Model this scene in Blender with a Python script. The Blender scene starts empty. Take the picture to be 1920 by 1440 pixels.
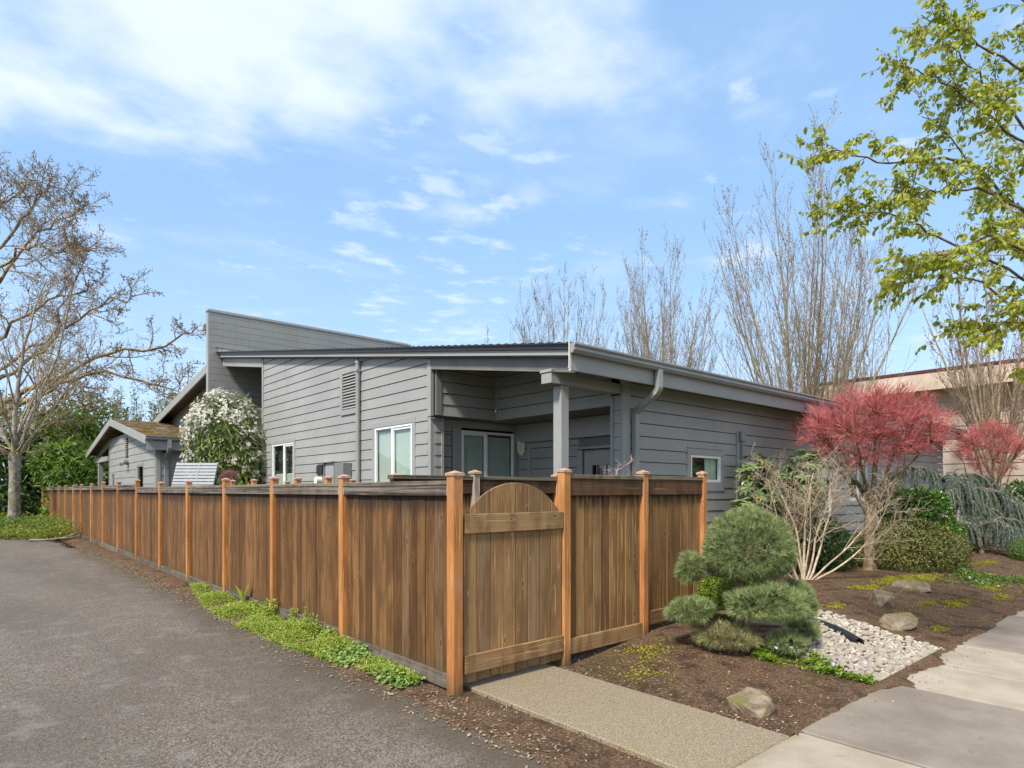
import bpy, bmesh, math, random
import numpy as np
from mathutils import Vector, Matrix

RD = math.radians
SC = bpy.context.scene
COL = SC.collection
rs = np.random.default_rng(11)
random.seed(5)

# ------------------------------------------------------------------ camera
cam_d = bpy.data.cameras.new('camera')
cam = bpy.data.objects.new('camera', cam_d)
COL.objects.link(cam)
cam.location = (-3.205, -4.433, 1.75)
cam.rotation_euler = (RD(90), 0, RD(-41.04))
cam_d.sensor_width = 36
cam_d.lens = 36 * 1183 / 1920
cam_d.shift_y = 0.1042
cam_d.clip_start = 0.05
cam_d.clip_end = 3000
SC.camera = cam

# ------------------------------------------------------------------ sky
W = bpy.data.worlds.new('World')
SC.world = W
W.use_nodes = True
SUN_DIR = Vector((-0.64, -0.20, 0.75)).normalized()     # towards the sun
SUN_EL = math.asin(SUN_DIR.z)
SUN_AZ = math.atan2(SUN_DIR.x, SUN_DIR.y)
SKY_STRENGTH = 0.083
def build_world():
    nt = W.node_tree
    nt.nodes.clear()
    N, L = nt.nodes.new, nt.links.new
    def math_(op, a, b=None, clamp=False):
        n = N('ShaderNodeMath'); n.operation = op; n.use_clamp = clamp
        for i, v in enumerate((a, b)):
            if v is None: continue
            if isinstance(v, (int, float)): n.inputs[i].default_value = v
            else: L(v, n.inputs[i])
        return n.outputs[0]
    def ramp(v, lo, hi):
        n = N('ShaderNodeMapRange'); n.interpolation_type = 'SMOOTHSTEP'
        L(v, n.inputs[0]); n.inputs[1].default_value = lo; n.inputs[2].default_value = hi
        return n.outputs[0]
    out = N('ShaderNodeOutputWorld'); bg = N('ShaderNodeBackground')
    sky = N('ShaderNodeTexSky'); sky.sky_type = 'NISHITA'; sky.sun_disc = False
    sky.sun_elevation = SUN_EL; sky.sun_rotation = SUN_AZ
    sky.air_density = 1.0; sky.dust_density = 0.6; sky.ozone_density = 1.6
    tc = N('ShaderNodeTexCoord')
    sep = N('ShaderNodeSeparateXYZ'); L(tc.outputs['Generated'], sep.inputs[0])
    z = math_('MAXIMUM', sep.outputs[2], 0.03)
    qx = math_('DIVIDE', sep.outputs[0], z); qy = math_('DIVIDE', sep.outputs[1], z)
    comb = N('ShaderNodeCombineXYZ'); L(qx, comb.inputs[0]); L(qy, comb.inputs[1])
    def noise(scale, detail, rough, dist=0.0, off=(0, 0, 0), stretch=(1, 1, 1), rot=0.0):
        mp = N('ShaderNodeMapping'); L(comb.outputs[0], mp.inputs[0])
        mp.inputs['Location'].default_value = off; mp.inputs['Scale'].default_value = stretch
        mp.inputs['Rotation'].default_value = (0, 0, rot)
        n = N('ShaderNodeTexNoise'); L(mp.outputs[0], n.inputs['Vector'])
        n.inputs['Scale'].default_value = scale; n.inputs['Detail'].default_value = detail
        n.inputs['Roughness'].default_value = rough; n.inputs['Distortion'].default_value = dist
        return n.outputs['Fac']
    along = math_('ADD', math_('MULTIPLY', qx, .848), math_('MULTIPLY', qy, -.529))
    across = math_('ADD', math_('MULTIPLY', qx, .529), math_('MULTIPLY', qy, .848))
    # a bank of cloud is carried on unseen overhead and behind for more neutral light; its ragged edge runs across the view and it thins out to one side
    far = math_('SUBTRACT', 1.0, ramp(across, 1.62, 2.30))
    side = math_('SUBTRACT', 1.0, ramp(along, .18, .72))
    side = math_('MAXIMUM', side, math_('SUBTRACT', 1.0, ramp(across, .15, .95)))  # out-of-view sky kept cloudy, added to make the fill light less blue
    band = math_('MULTIPLY', far, side)
    big = noise(2.1, 10, .52, .10, (3.1, 1.7, 0), (1, 1, 1))
    wisp = noise(1.15, 9, .56, .25, (4.7, 2.1, 0), (1.0, 1.7, 1), .55)
    c1 = ramp(math_('ADD', big, math_('MULTIPLY', band, .31)), .55, .90)
    puff = noise(4.6, 8, .55, .1, (9.2, 4.4, 0), (1, 1.25, 1), .3)
    near = math_('SUBTRACT', 1.0, ramp(math_('ABSOLUTE', math_('SUBTRACT', along, .08)), .15, .65))
    c3 = math_('MULTIPLY', ramp(math_('ADD', puff, math_('MULTIPLY', near, .10)), .58, .78), .62)
    c2 = math_('MAXIMUM', c3, math_('MULTIPLY', ramp(wisp, .50, .78), .34))
    c = math_('MAXIMUM', c1, c2)
    c = math_('MULTIPLY', c, .82, True)
    haze = math_('MULTIPLY', math_('SUBTRACT', 1.0, ramp(sep.outputs[2], 0.0, .42)), .42)
    # the sky blue is a little lifted and desaturated by thin high cloud
    mixv = N('ShaderNodeMixRGB'); mixv.inputs[0].default_value = .55
    L(sky.outputs[0], mixv.inputs[1]); mixv.inputs[2].default_value = (2.95, 5.0, 7.85, 1)
    mixh = N('ShaderNodeMixRGB'); L(haze, mixh.inputs[0]); L(mixv.outputs[0], mixh.inputs[1])
    mixh.inputs[2].default_value = (4.9, 6.2, 7.9, 1)
    shade = N('ShaderNodeMixRGB'); L(ramp(big, .3, .7), shade.inputs[0])
    shade.inputs[1].default_value = (4.8, 5.7, 7.3, 1); shade.inputs[2].default_value = (6.0, 6.5, 7.5, 1)
    mixc = N('ShaderNodeMixRGB'); L(c, mixc.inputs[0]); L(mixh.outputs[0], mixc.inputs[1]); L(shade.outputs[0], mixc.inputs[2])
    L(mixc.outputs[0], bg.inputs[0]); bg.inputs[1].default_value = SKY_STRENGTH
    L(bg.outputs[0], out.inputs[0])
build_world()

# ------------------------------------------------------------------ sun (behind thin cloud: soft)
sd = bpy.data.lights.new('sun', 'SUN')
sd.energy = 2.8; sd.angle = RD(9); sd.color = (1.0, .95, .87)
sun = bpy.data.objects.new('sun', sd); COL.objects.link(sun)
sun.rotation_euler = SUN_DIR.to_track_quat('Z', 'Y').to_euler()
sun.location = (-10, 0, 12)

SC.view_settings.view_transform = 'Standard'
SC.view_settings.look = 'None'
SC.view_settings.gamma = 1.0
SC.view_settings.use_curve_mapping = False
SC.view_settings.exposure = 1.03
try:
    SC.cycles.max_bounces = 6; SC.cycles.transparent_max_bounces = 12
    SC.cycles.diffuse_bounces = 3; SC.cycles.glossy_bounces = 2; SC.cycles.transmission_bounces = 3
except Exception: pass

# ------------------------------------------------------------------ object helpers
ORG = {}                                                   # world origin of every object, by name
def tag(o, label=None, cat=None, group=None, kind=None):
    for k, v in (('label', label), ('category', cat), ('group', group), ('kind', kind)):
        if v: o[k] = v
    return o
def thing(name, label, cat, loc, group=None):
    o = bpy.data.objects.new(name, None); COL.objects.link(o)
    o.empty_display_size = .2
    o.location = loc; ORG[o.name] = np.array(loc, float)
    return tag(o, label, cat, group)
def put(name, mesh, loc, parent=None, rz=0.0):
    o = bpy.data.objects.new(name, mesh); COL.objects.link(o)
    loc = np.array(loc, float); ORG[o.name] = loc
    if parent is not None:
        o.parent = parent; o.location = loc - ORG[parent.name]
    else: o.location = loc
    if rz: o.rotation_euler = (0, 0, rz)
    return o
def np_mesh(name, V, F, mats, attrs=None, smooth=False):
    """V (n,3); F list of index arrays (m,k)."""
    V = np.asarray(V, np.float32)
    if not isinstance(F, (list, tuple)): F = [F]
    F = [np.asarray(f, np.int32) for f in F if len(f)]
    me = bpy.data.meshes.new(name)
    me.vertices.add(len(V)); me.vertices.foreach_set('co', V.ravel())
    idx = np.concatenate([f.ravel() for f in F])
    cnt = np.concatenate([np.full(len(f), f.shape[1], np.int32) for f in F])
    st = np.concatenate([[0], np.cumsum(cnt)[:-1]]).astype(np.int32)
    me.loops.add(len(idx)); me.loops.foreach_set('vertex_index', idx)
    me.polygons.add(len(cnt)); me.polygons.foreach_set('loop_start', st)
    try: me.polygons.foreach_set('loop_total', cnt)
    except Exception: pass
    me.polygons.foreach_set('use_smooth', np.full(len(cnt), smooth, bool))
    if attrs:
        for k, v in attrs.items():
            a = me.attributes.new(k, 'FLOAT', 'POINT'); a.data.foreach_set('value', np.asarray(v, np.float32))
    me.update(calc_edges=True)
    for m in (mats if isinstance(mats, (list, tuple)) else [mats]):
        if m: me.materials.append(m)
    return me
def obj_np(name, V, F, mat, parent=None, attrs=None, smooth=False, origin=None):
    V = np.asarray(V, float)
    if origin is None:
        lo, hi = V.min(0), V.max(0); origin = np.array([(lo[0] + hi[0]) / 2, (lo[1] + hi[1]) / 2, lo[2]])
    me = np_mesh(name, V - origin, F, mat, attrs, smooth)
    return put(name, me, origin, parent)

class MB:
    """collects simple solids in world coordinates"""
    def __init__(s): s.v = []; s.f = []
    def add(s, V, F):
        b = len(s.v); s.v += [tuple(p) for p in V]; s.f += [tuple(i + b for i in f) for f in F]; return s
    def box(s, x0, x1, y0, y1, z0, z1):
        V = [(x, y, z) for z in (z0, z1) for y in (y0, y1) for x in (x0, x1)]
        return s.add(V, [(0, 2, 3, 1), (4, 5, 7, 6), (0, 1, 5, 4), (2, 6, 7, 3), (0, 4, 6, 2), (1, 3, 7, 5)])
    def prism(s, poly, vec):
        """poly: 3D points counter-clockwise seen from outside front; extruded by vec (backwards)"""
        n = len(poly); P = [Vector(p) for p in poly]; Q = [p + Vector(vec) for p in P]
        F = [tuple(range(n)), tuple(reversed(range(n, 2 * n)))]
        F += [(i, n + i, n + (i + 1) % n, (i + 1) % n) for i in range(n)]
        return s.add(P + Q, F)
    def tube(s, pts, r, k=10, cap=True, squash=None):
        V, F = tube_np([(np.array(pts, float), np.full(len(pts), r) if np.isscalar(r) else np.array(r, float))], k)
        n = len(pts); b = len(s.v)
        s.v += [tuple(p) for p in V]; s.f += [tuple(int(i) + b for i in f) for f in F]
        if cap:
            s.f.append(tuple(b + i for i in reversed(range(k)))); s.f.append(tuple(b + (n - 1) * k + i for i in range(k)))
        return s
    def build(s, name, mat, parent=None, smooth=False, origin=None, bevel=0):
        V = np.array(s.v, float)
        if origin is None:
            lo, hi = V.min(0), V.max(0); origin = np.array([(lo[0] + hi[0]) / 2, (lo[1] + hi[1]) / 2, lo[2]])
        me = bpy.data.meshes.new(name); me.from_pydata((V - origin).tolist(), [], s.f); me.update()
        bm = bmesh.new(); bm.from_mesh(me); bmesh.ops.recalc_face_normals(bm, faces=bm.faces)
        if bevel:
            bmesh.ops.bevel(bm, geom=[e for e in bm.edges if e.calc_face_angle(0) > .6], offset=bevel, segments=1, affect='EDGES', clamp_overlap=True)
        bm.to_mesh(me); bm.free()
        if smooth: me.polygons.foreach_set('use_smooth', np.ones(len(me.polygons), bool))
        if mat: me.materials.append(mat)
        return put(name, me, origin, parent)

def tube_np(polys, sides=5):
    """polylines [(pts, radii)] -> one vertex array and one quad array"""
    groups = {}
    for p, r in polys: groups.setdefault(len(p), []).append((p, r))
    Vs, Fs, off = [], [], 0
    ang = np.linspace(0, 2 * np.pi, sides, endpoint=False)
    ca, sa = np.cos(ang), np.sin(ang)
    for n, lst in groups.items():
        P = np.array([p for p, _ in lst], float); R = np.array([r for _, r in lst], float)
        T = np.gradient(P, axis=1); T /= np.linalg.norm(T, axis=2, keepdims=True) + 1e-9
        m = len(lst)
        t0 = P[:, -1] - P[:, 0]; t0 /= np.linalg.norm(t0, axis=1, keepdims=True) + 1e-9
        ref = np.where(np.abs(t0[:, 2:3]) < .8, np.array([[0, 0, 1.]]), np.array([[1., .2, 0]]))[:, None, :]
        A = np.cross(T, np.broadcast_to(ref, T.shape)); A /= np.linalg.norm(A, axis=2, keepdims=True) + 1e-9
        B = np.cross(T, A)
        V = P[:, :, None, :] + R[:, :, None, None] * (A[:, :, None, :] * ca[None, None, :, None] + B[:, :, None, :] * sa[None, None, :, None])
        i = np.arange(m)[:, None, None] * (n * sides) + np.arange(n - 1)[None, :, None] * sides
        k = np.arange(sides)[None, None, :]; k2 = (k + 1) % sides
        F = np.stack([i + k, i + k2, i + sides + k2, i + sides + k], -1).reshape(-1, 4)
        Vs.append(V.reshape(-1, 3)); Fs.append(F + off); off += m * n * sides
    return np.concatenate(Vs), np.concatenate(Fs)

def sstep(a, b, x):
    t = np.clip((np.asarray(x, float) - a) / (b - a), 0, 1); return t * t * (3 - 2 * t)
def gh(x, y):
    """height of the garden soil"""
    x = np.asarray(x, float); y = np.asarray(y, float)
    h = .22 * sstep(1.2, 4.0, x) * sstep(-2.35, -.5, y)
    h = h + .012 * np.sin(3.1 * x + 1.3 * y) * sstep(1.2, 1.6, x) + .010 * np.sin(5.7 * y - 2.2 * x) * sstep(1.2, 1.6, x)
    h = h + .06 * sstep(-.50, -.15, x) * (1 - sstep(.0, .3, x)) * sstep(.2, 1.5, y) - .02 * (1 - sstep(-.52, -.3, x))
    return h
# ------------------------------------------------------------------ materials
class MT:
    def __init__(s, name):
        s.m = bpy.data.materials.new(name); s.m.use_nodes = True
        s.nt = s.m.node_tree; s.nt.nodes.clear()
        s.out = s.nt.nodes.new('ShaderNodeOutputMaterial')
        s.p = s.nt.nodes.new('ShaderNodeBsdfPrincipled'); s.L(s.p.outputs[0], s.out.inputs[0])
    def N(s, t): return s.nt.nodes.new(t)
    def L(s, a, b): s.nt.links.new(a, b)
    def val(s, inp, v):
        if isinstance(v, (int, float)): inp.default_value = v
        elif isinstance(v, (tuple, list)): inp.default_value = (*v, 1) if len(v) == 3 and inp.type == 'RGBA' else v
        else: s.L(v, inp)
    def coord(s, kind='Object', scale=(1, 1, 1), rnd=True, rot=(0, 0, 0)):
        if kind == 'Position':
            g = s.N('ShaderNodeNewGeometry'); src = g.outputs['Position']
        else:
            tc = s.N('ShaderNodeTexCoord'); src = tc.outputs[kind]
        if rnd:
            oi = s.N('ShaderNodeObjectInfo'); vm = s.N('ShaderNodeVectorMath'); vm.operation = 'MULTIPLY_ADD'
            cb = s.N('ShaderNodeCombineXYZ')
            for i in range(3): s.L(oi.outputs['Random'], cb.inputs[i])
            s.L(cb.outputs[0], vm.inputs[0]); vm.inputs[1].default_value = (17.3, 31.7, 9.1); s.L(src, vm.inputs[2]); src = vm.outputs[0]
        mp = s.N('ShaderNodeMapping'); s.L(src, mp.inputs[0]); mp.inputs['Scale'].default_value = scale; mp.inputs['Rotation'].default_value = rot
        return mp.outputs[0]
    def noise(s, vec, scale, detail=4, rough=.55, dist=0.0):
        n = s.N('ShaderNodeTexNoise'); s.L(vec, n.inputs['Vector'])
        n.inputs['Scale'].default_value = scale; n.inputs['Detail'].default_value = detail
        n.inputs['Roughness'].default_value = rough; n.inputs['Distortion'].default_value = dist
        return n.outputs['Fac']
    def voro(s, vec, scale, feature='F1', out='Distance'):
        n = s.N('ShaderNodeTexVoronoi'); n.feature = feature; s.L(vec, n.inputs['Vector']); n.inputs['Scale'].default_value = scale
        return n.outputs[out]
    def math(s, op, a, b=0.0, clamp=False):
        n = s.N('ShaderNodeMath'); n.operation = op; n.use_clamp = clamp
        s.val(n.inputs[0], a); s.val(n.inputs[1], b); return n.outputs[0]
    def ramp(s, v, lo, hi, a=0.0, b=1.0):
        n = s.N('ShaderNodeMapRange'); n.interpolation_type = 'SMOOTHSTEP'; s.val(n.inputs[0], v)
        for i, x in enumerate((lo, hi, a, b)): n.inputs[i + 1].default_value = x
        return n.outputs[0]
    def mix(s, f, a, b, mode='MIX'):
        n = s.N('ShaderNodeMixRGB'); n.blend_type = mode; s.val(n.inputs[0], f); s.val(n.inputs[1], a); s.val(n.inputs[2], b); return n.outputs[0]
    def bump(s, h, dist=.01, strength=1.0):
        n = s.N('ShaderNodeBump'); n.inputs['Distance'].default_value = dist; n.inputs['Strength'].default_value = strength
        s.L(h, n.inputs['Height']); s.L(n.outputs[0], s.p.inputs['Normal'])
    def rand(s):
        return s.N('ShaderNodeObjectInfo').outputs['Random']
    def attr(s, name='tint'):
        a = s.N('ShaderNodeAttribute'); a.attribute_name = name; return a.outputs['Fac']
    def done(s, col, rough=.6, metal=0.0, spec=.5):
        s.val(s.p.inputs['Base Color'], col); s.val(s.p.inputs['Roughness'], rough); s.val(s.p.inputs['Metallic'], metal)
        s.val(s.p.inputs['Specular IOR Level'], spec)
        return s.m

def m_plain(name, c, rough=.5, metal=0.0, var=.08, scale=3.0, bump=0.0):
    m = MT(name); v = m.coord('Position', rnd=False)
    n = m.noise(v, scale, 5, .6)
    c2 = tuple(x * (1 - 2 * var) for x in c)
    if bump: m.bump(m.noise(v, 60, 3), .002, bump)
    return m.done(m.mix(m.ramp(n, .35, .65), c2, c), rough, metal)
def m_paint(name, c):
    """exterior paint on fibre-cement boards: faint embossed grain, dust and small tonal shifts from board to board"""
    m = MT(name); v = m.coord('Object', (1, 1, 1)); vp = m.coord('Position', rnd=False)
    grain = m.noise(m.coord('Object', (2.2, 2.2, 40)), 3, 4, .6)
    blot = m.noise(vp, .9, 6, .62); fine = m.noise(vp, 14, 3, .6)
    col = m.mix(m.ramp(blot, .3, .72), tuple(x * .90 for x in c), tuple(x * 1.07 for x in c))
    col = m.mix(m.math('MULTIPLY', m.ramp(fine, .55, .75), .12), col, (.30, .30, .28))
    col = m.mix(m.math('MULTIPLY', m.rand(), .22), col, tuple(x * .75 for x in c))
    run = m.noise(m.coord('Position', (7, 7, .55), False), 1.0, 5, .65)
    col = m.mix(m.math('MULTIPLY', m.ramp(run, .52, .72), .16), col, tuple(x * .62 for x in c))
    m.bump(grain, .0016, .5)
    return m.done(col, .48)
def m_wood(name, c1, c2, axis=2, stain=0.0, grey=0.0, cgrey=(.22, .2, .17), knots=True, var=.35, wear=0.0, foot=0.0, tones=None, streak=.5):
    m = MT(name)
    sc = [48, 48, 48]; sc[axis] = 1.0
    n1 = m.noise(m.coord('Object', tuple(sc)), 1.0, 6, .6, .3)
    n2 = m.noise(m.coord('Object', tuple(x * 3.0 for x in sc)), 1.0, 3, .6)
    r = m.rand(); r2 = m.math('FRACT', m.math('MULTIPLY', r, 7.31)); r3 = m.math('FRACT', m.math('MULTIPLY', r, 23.7))
    base = m.mix(r2, c1, c2)                                  # every board has its own tone
    for t_, lo in (tones or []):
        base = m.mix(m.ramp(r3, lo, lo + .06, 0, .85), base, t_)
    col = m.mix(m.math('MULTIPLY', m.ramp(n1, .36, .64), streak), m.mix(.30, base, (0, 0, 0)), m.mix(.22, base, c2))
    col = m.mix(m.math('MULTIPLY', m.ramp(n2, .55, .78), .35), col, tuple(x * .35 for x in c1))
    big = m.noise(m.coord('Object', (5, 5, 1.4)), 1.3, 4, .55)
    col = m.mix(m.math('MULTIPLY', m.ramp(big, .42, .62), .62), col, tuple(x * .50 for x in c1))
    pale = m.noise(m.coord('Object', tuple((60 if k != axis else 1.9) for k in range(3))), 1.0, 3, .5)
    col = m.mix(m.math('MULTIPLY', m.ramp(pale, .60, .72), .6), col, tuple(min(1, x * 1.5) for x in c2))
    if knots:
        s2 = [7.5, 7.5, 7.5]; s2[axis] = 2.6
        k = m.voro(m.coord('Object', tuple(s2)), 1.0)
        sc2 = m.math('SUBTRACT', k, m.math('MULTIPLY', m.noise(m.coord('Object', (9, 9, 9)), 2.0, 2, .5), .10))
        ring = m.ramp(m.math('ABSOLUTE', m.math('SUBTRACT', sc2, .055)), .05, .0, 0, .30)
        col = m.mix(ring, col, tuple(min(1, x * 1.55) for x in c2))
        col = m.mix(m.ramp(sc2, .06, .01, 0, .85), col, tuple(x * .28 for x in c1))
    col = m.mix(m.math('MULTIPLY', m.ramp(r, .25, 1.0), var), col, tuple(x * .38 for x in c1))
    if grey:
        g = m.noise(m.coord('Object', tuple(x * .5 for x in sc)), 1.0, 5, .65)
        col = m.mix(m.ramp(g, .40, .66, 0, grey), col, cgrey)
    if wear:                       # drying checks: hair-thin dark splits along the grain, and greyed patches
        ck = m.noise(m.coord('Object', tuple((70 if k != axis else .9) for k in range(3))), 1.0, 2, .5)
        col = m.mix(m.ramp(m.math('ABSOLUTE', m.math('SUBTRACT', ck, .5)), .012, .0, 0, wear), col, tuple(x * .25 for x in c1))
        pt_ = m.noise(m.coord('Object', (4, 4, 2.2)), 1.0, 5, .65)
        col = m.mix(m.ramp(pt_, .54, .66, 0, wear * .55), col, (.40, .27, .165))
    if stain or foot:
        tc = m.N('ShaderNodeTexCoord'); sp = m.N('ShaderNodeSeparateXYZ'); m.L(tc.outputs['Generated'], sp.inputs[0]); gen = sp.outputs[2]
        drip = m.noise(m.coord('Object', (30, 30, 2.0)), 1.0, 3, .6)
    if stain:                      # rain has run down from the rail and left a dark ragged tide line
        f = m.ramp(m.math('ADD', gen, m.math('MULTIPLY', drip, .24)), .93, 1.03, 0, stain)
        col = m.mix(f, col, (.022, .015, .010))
    if foot:                       # splash-back and algae at the bottom
        f = m.ramp(m.math('ADD', gen, m.math('MULTIPLY', drip, .14)), .22, .06, 0, foot)
        col = m.mix(f, col, (.06, .056, .028))
    m.bump(n1, .003, .7)
    return m.done(col, .8, spec=.25)
def m_leaf(name, ca, cb, rough=.45, tr=.35, cc=None):
    m = MT(name); t = m.attr('tint')
    col = m.mix(t, ca, cb)
    if cc: col = m.mix(m.ramp(t, .86, .90), col, cc)
    m.done(col, rough, spec=.4)
    if tr:
        tl = m.N('ShaderNodeBsdfTranslucent'); m.L(col, tl.inputs[0]); ms = m.N('ShaderNodeMixShader'); ms.inputs[0].default_value = tr
        m.L(m.p.outputs[0], ms.inputs[1]); m.L(tl.outputs[0], ms.inputs[2]); m.L(ms.outputs[0], m.out.inputs[0])
    return m.m
def m_bark(name, c1, c2, moss=0.0, cm=(.16, .14, .03), scale=9):
    m = MT(name); v = m.coord('Position', rnd=False)
    n = m.noise(v, scale, 6, .65, .3); col = m.mix(m.ramp(n, .35, .65), c1, c2)
    if moss:
        g = m.noise(v, scale * .35, 4, .6); col = m.mix(m.ramp(g, .5, .62, 0, moss), col, cm)
    m.bump(n, .01, .6)
    return m.done(col, .85, spec=.2)
M = {}
M['siding'] = m_paint('grey_siding_paint', (.310, .305, .282))
M['trim'] = m_paint('grey_trim_paint', (.318, .314, .292))
M['gutter'] = m_plain('grey_gutter_metal', (.275, .275, .262), .32, 0, .06, 2)
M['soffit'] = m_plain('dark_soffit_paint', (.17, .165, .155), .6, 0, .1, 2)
M['white'] = m_plain('white_vinyl', (.80, .80, .78), .35, 0, .03, 4)
M['blind'] = m_plain('pale_blind_slats', (.66, .70, .60), .6, 0, .03, 2)
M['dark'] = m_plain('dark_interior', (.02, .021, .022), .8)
M['metalroof'] = m_plain('dark_metal_roof', (.045, .040, .038), .4, .4, .1, 2)
M['copper'] = m_plain('post_cap_wood', (.50, .30, .20), .6, 0, .15, 20)
M['bracket'] = m_plain('galvanised_bracket', (.5, .52, .54), .4, .7, .08, 20)
M['cream'] = m_plain('cream_plastic', (.80, .74, .60), .45, 0, .05, 5)
M['boxgrey'] = m_plain('grey_box_paint', (.20, .195, .185), .4, 0, .06, 4)
M['black_pipe'] = m_plain('black_drain_plastic', (.018, .019, .021), .45, 0, .15, 20)
M['bench'] = m_plain('pale_grey_slats', (.27, .285, .30), .5, 0, .05, 6)
M['steel'] = m_plain('grey_steel_post', (.34, .36, .38), .4, .5, .1, 5)
M['terracotta'] = m_plain('terracotta_clay', (.32, .12, .06), .8, 0, .1, 10)

m = MT('window_glass'); 
fr = m.N('ShaderNodeFresnel'); fr.inputs[0].default_value = 1.5
tp = m.N('ShaderNodeBsdfTransparent'); tp.inputs[0].default_value = (.93, .96, .94, 1)
gl = m.N('ShaderNodeBsdfGlossy'); gl.inputs['Roughness'].default_value = .02; gl.inputs[0].default_value = (.9, .95, .92, 1)
ms = m.N('ShaderNodeMixShader'); gb = m.N('ShaderNodeNewGeometry'); ad = m.math('MULTIPLY', m.math('ADD', fr.outputs[0], .09, True), m.math('SUBTRACT', 1.0, gb.outputs['Backfacing'])); m.L(ad, ms.inputs[0]); m.L(tp.outputs[0], ms.inputs[1]); m.L(gl.outputs[0], ms.inputs[2]); m.L(ms.outputs[0], m.out.inputs[0])
M['glass'] = m.m

m = MT('painted_concrete_block'); v = m.coord('Object')
n = m.noise(v, 26, 5, .7); b = m.noise(m.coord('Position', rnd=False), .8, 5, .6)
c = m.mix(m.ramp(b, .3, .7), (.25, .25, .235), (.29, .29, .272)); c = m.mix(m.math('MULTIPLY', m.rand(), .22), c, (.215, .213, .20))
m.bump(n, .004, .5); M['block'] = m.done(c, .6)
m = MT('block_mortar_wash'); n = m.noise(m.coord('Position', rnd=False), 5, 5, .7)
M['rawblock'] = m.done(m.mix(m.ramp(n, .42, .58), (.42, .34, .27), (.62, .58, .52)), .9)

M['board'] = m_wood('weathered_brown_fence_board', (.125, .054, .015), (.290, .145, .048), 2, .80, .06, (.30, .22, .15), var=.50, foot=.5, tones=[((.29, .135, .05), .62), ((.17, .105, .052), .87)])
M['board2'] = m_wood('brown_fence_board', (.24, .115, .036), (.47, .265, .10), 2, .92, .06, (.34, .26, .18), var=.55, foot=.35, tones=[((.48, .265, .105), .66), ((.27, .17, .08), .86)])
M['gateboard'] = m_wood('greyed_gate_board', (.30, .158, .058), (.50, .30, .128), 2, 0, .10, (.36, .27, .19), var=.45, foot=.3, tones=[((.38, .25, .13), .75)])
M['post'] = m_wood('orange_cedar_post', (.58, .225, .062), (.80, .37, .125), 2, 0, .06, (.5, .34, .2), var=.20, foot=.85, wear=.5, streak=.35)
M['palepost'] = m_wood('silvered_post', (.36, .27, .19), (.52, .42, .32), 2, 0, .3, (.5, .45, .38), var=.1)
M['rail_y'] = m_wood('grey_weathered_rail', (.050, .038, .030), (.19, .145, .105), 1, 0, .75, (.27, .23, .185), var=.2)
M['kick_y'] = m_wood('grey_brown_kickboard', (.085, .062, .045), (.20, .155, .115), 1, 0, .45, (.2, .185, .15), var=.2)
M['rail_x'] = m_wood('dark_brown_rail', (.070, .034, .016), (.20, .105, .050), 0, 0, .05, (.25, .19, .13), var=.25)
M['cap_x'] = m_wood('greyed_cap_rail', (.085, .062, .042), (.26, .195, .13), 0, 0, .5, (.27, .235, .16), var=.2, knots=False)
M['cap_y'] = m_wood('greyed_cap_rail_long', (.085, .065, .050), (.24, .185, .13), 1, 0, .6, (.27, .24, .19), var=.2, knots=False)
M['kick_x'] = m_wood('brown_kickboard', (.24, .125, .045), (.44, .26, .11), 0, 0, .10, (.32, .27, .2), var=.15)
M['gaterail'] = m_wood('greyed_gate_rail', (.25, .135, .052), (.44, .265, .115), 0, 0, .10, (.32, .26, .2), var=.1)
M['oldfence'] = m_wood('old_grey_fence', (.06, .055, .04), (.16, .14, .10), 2, 0, .5, (.16, .15, .12), var=.4)

def m_asphalt():
    m = MT('worn_asphalt'); v = m.coord('Position', rnd=False)
    sp = m.voro(v, 82, out='Color'); bw = m.N('ShaderNodeRGBToBW'); m.L(sp, bw.inputs[0]); spk = bw.outputs[0]
    n = m.noise(m.coord('Position', (1.5, .45, 1), False), .55, 5, .6); n2 = m.noise(v, 3.0, 5, .65); n3 = m.noise(v, 170, 2, .6)
    c = m.mix(m.ramp(spk, .2, .8), (.082, .066, .052), (.205, .170, .136))
    c = m.mix(m.ramp(spk, .84, .95, 0, .7), c, (.38, .32, .255))
    c = m.mix(m.ramp(n3, .52, .7, 0, .55), c, (.05, .045, .041))
    c = m.mix(m.ramp(n, .40, .64, 0, .55), c, (.090, .072, .056))
    c = m.mix(m.ramp(n2, .52, .70, 0, .38), c, (.235, .205, .18))
    # dirt and moss carried over the edge next to the fence
    s = m.N('ShaderNodeSeparateXYZ'); m.L(v, s.inputs[0])
    e = m.math('ADD', s.outputs[0], m.math('MULTIPLY', m.noise(v, 2.2, 5, .7), 1.1))
    c = m.mix(m.ramp(e, -.55, .10, 0, .72), c, (.075, .058, .034))
    m.bump(m.math('ADD', m.voro(v, 82), m.math('MULTIPLY', n2, .6)), .006, .7)
    return m.done(c, .85, spec=.3)
M['asphalt'] = m_asphalt()
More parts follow.
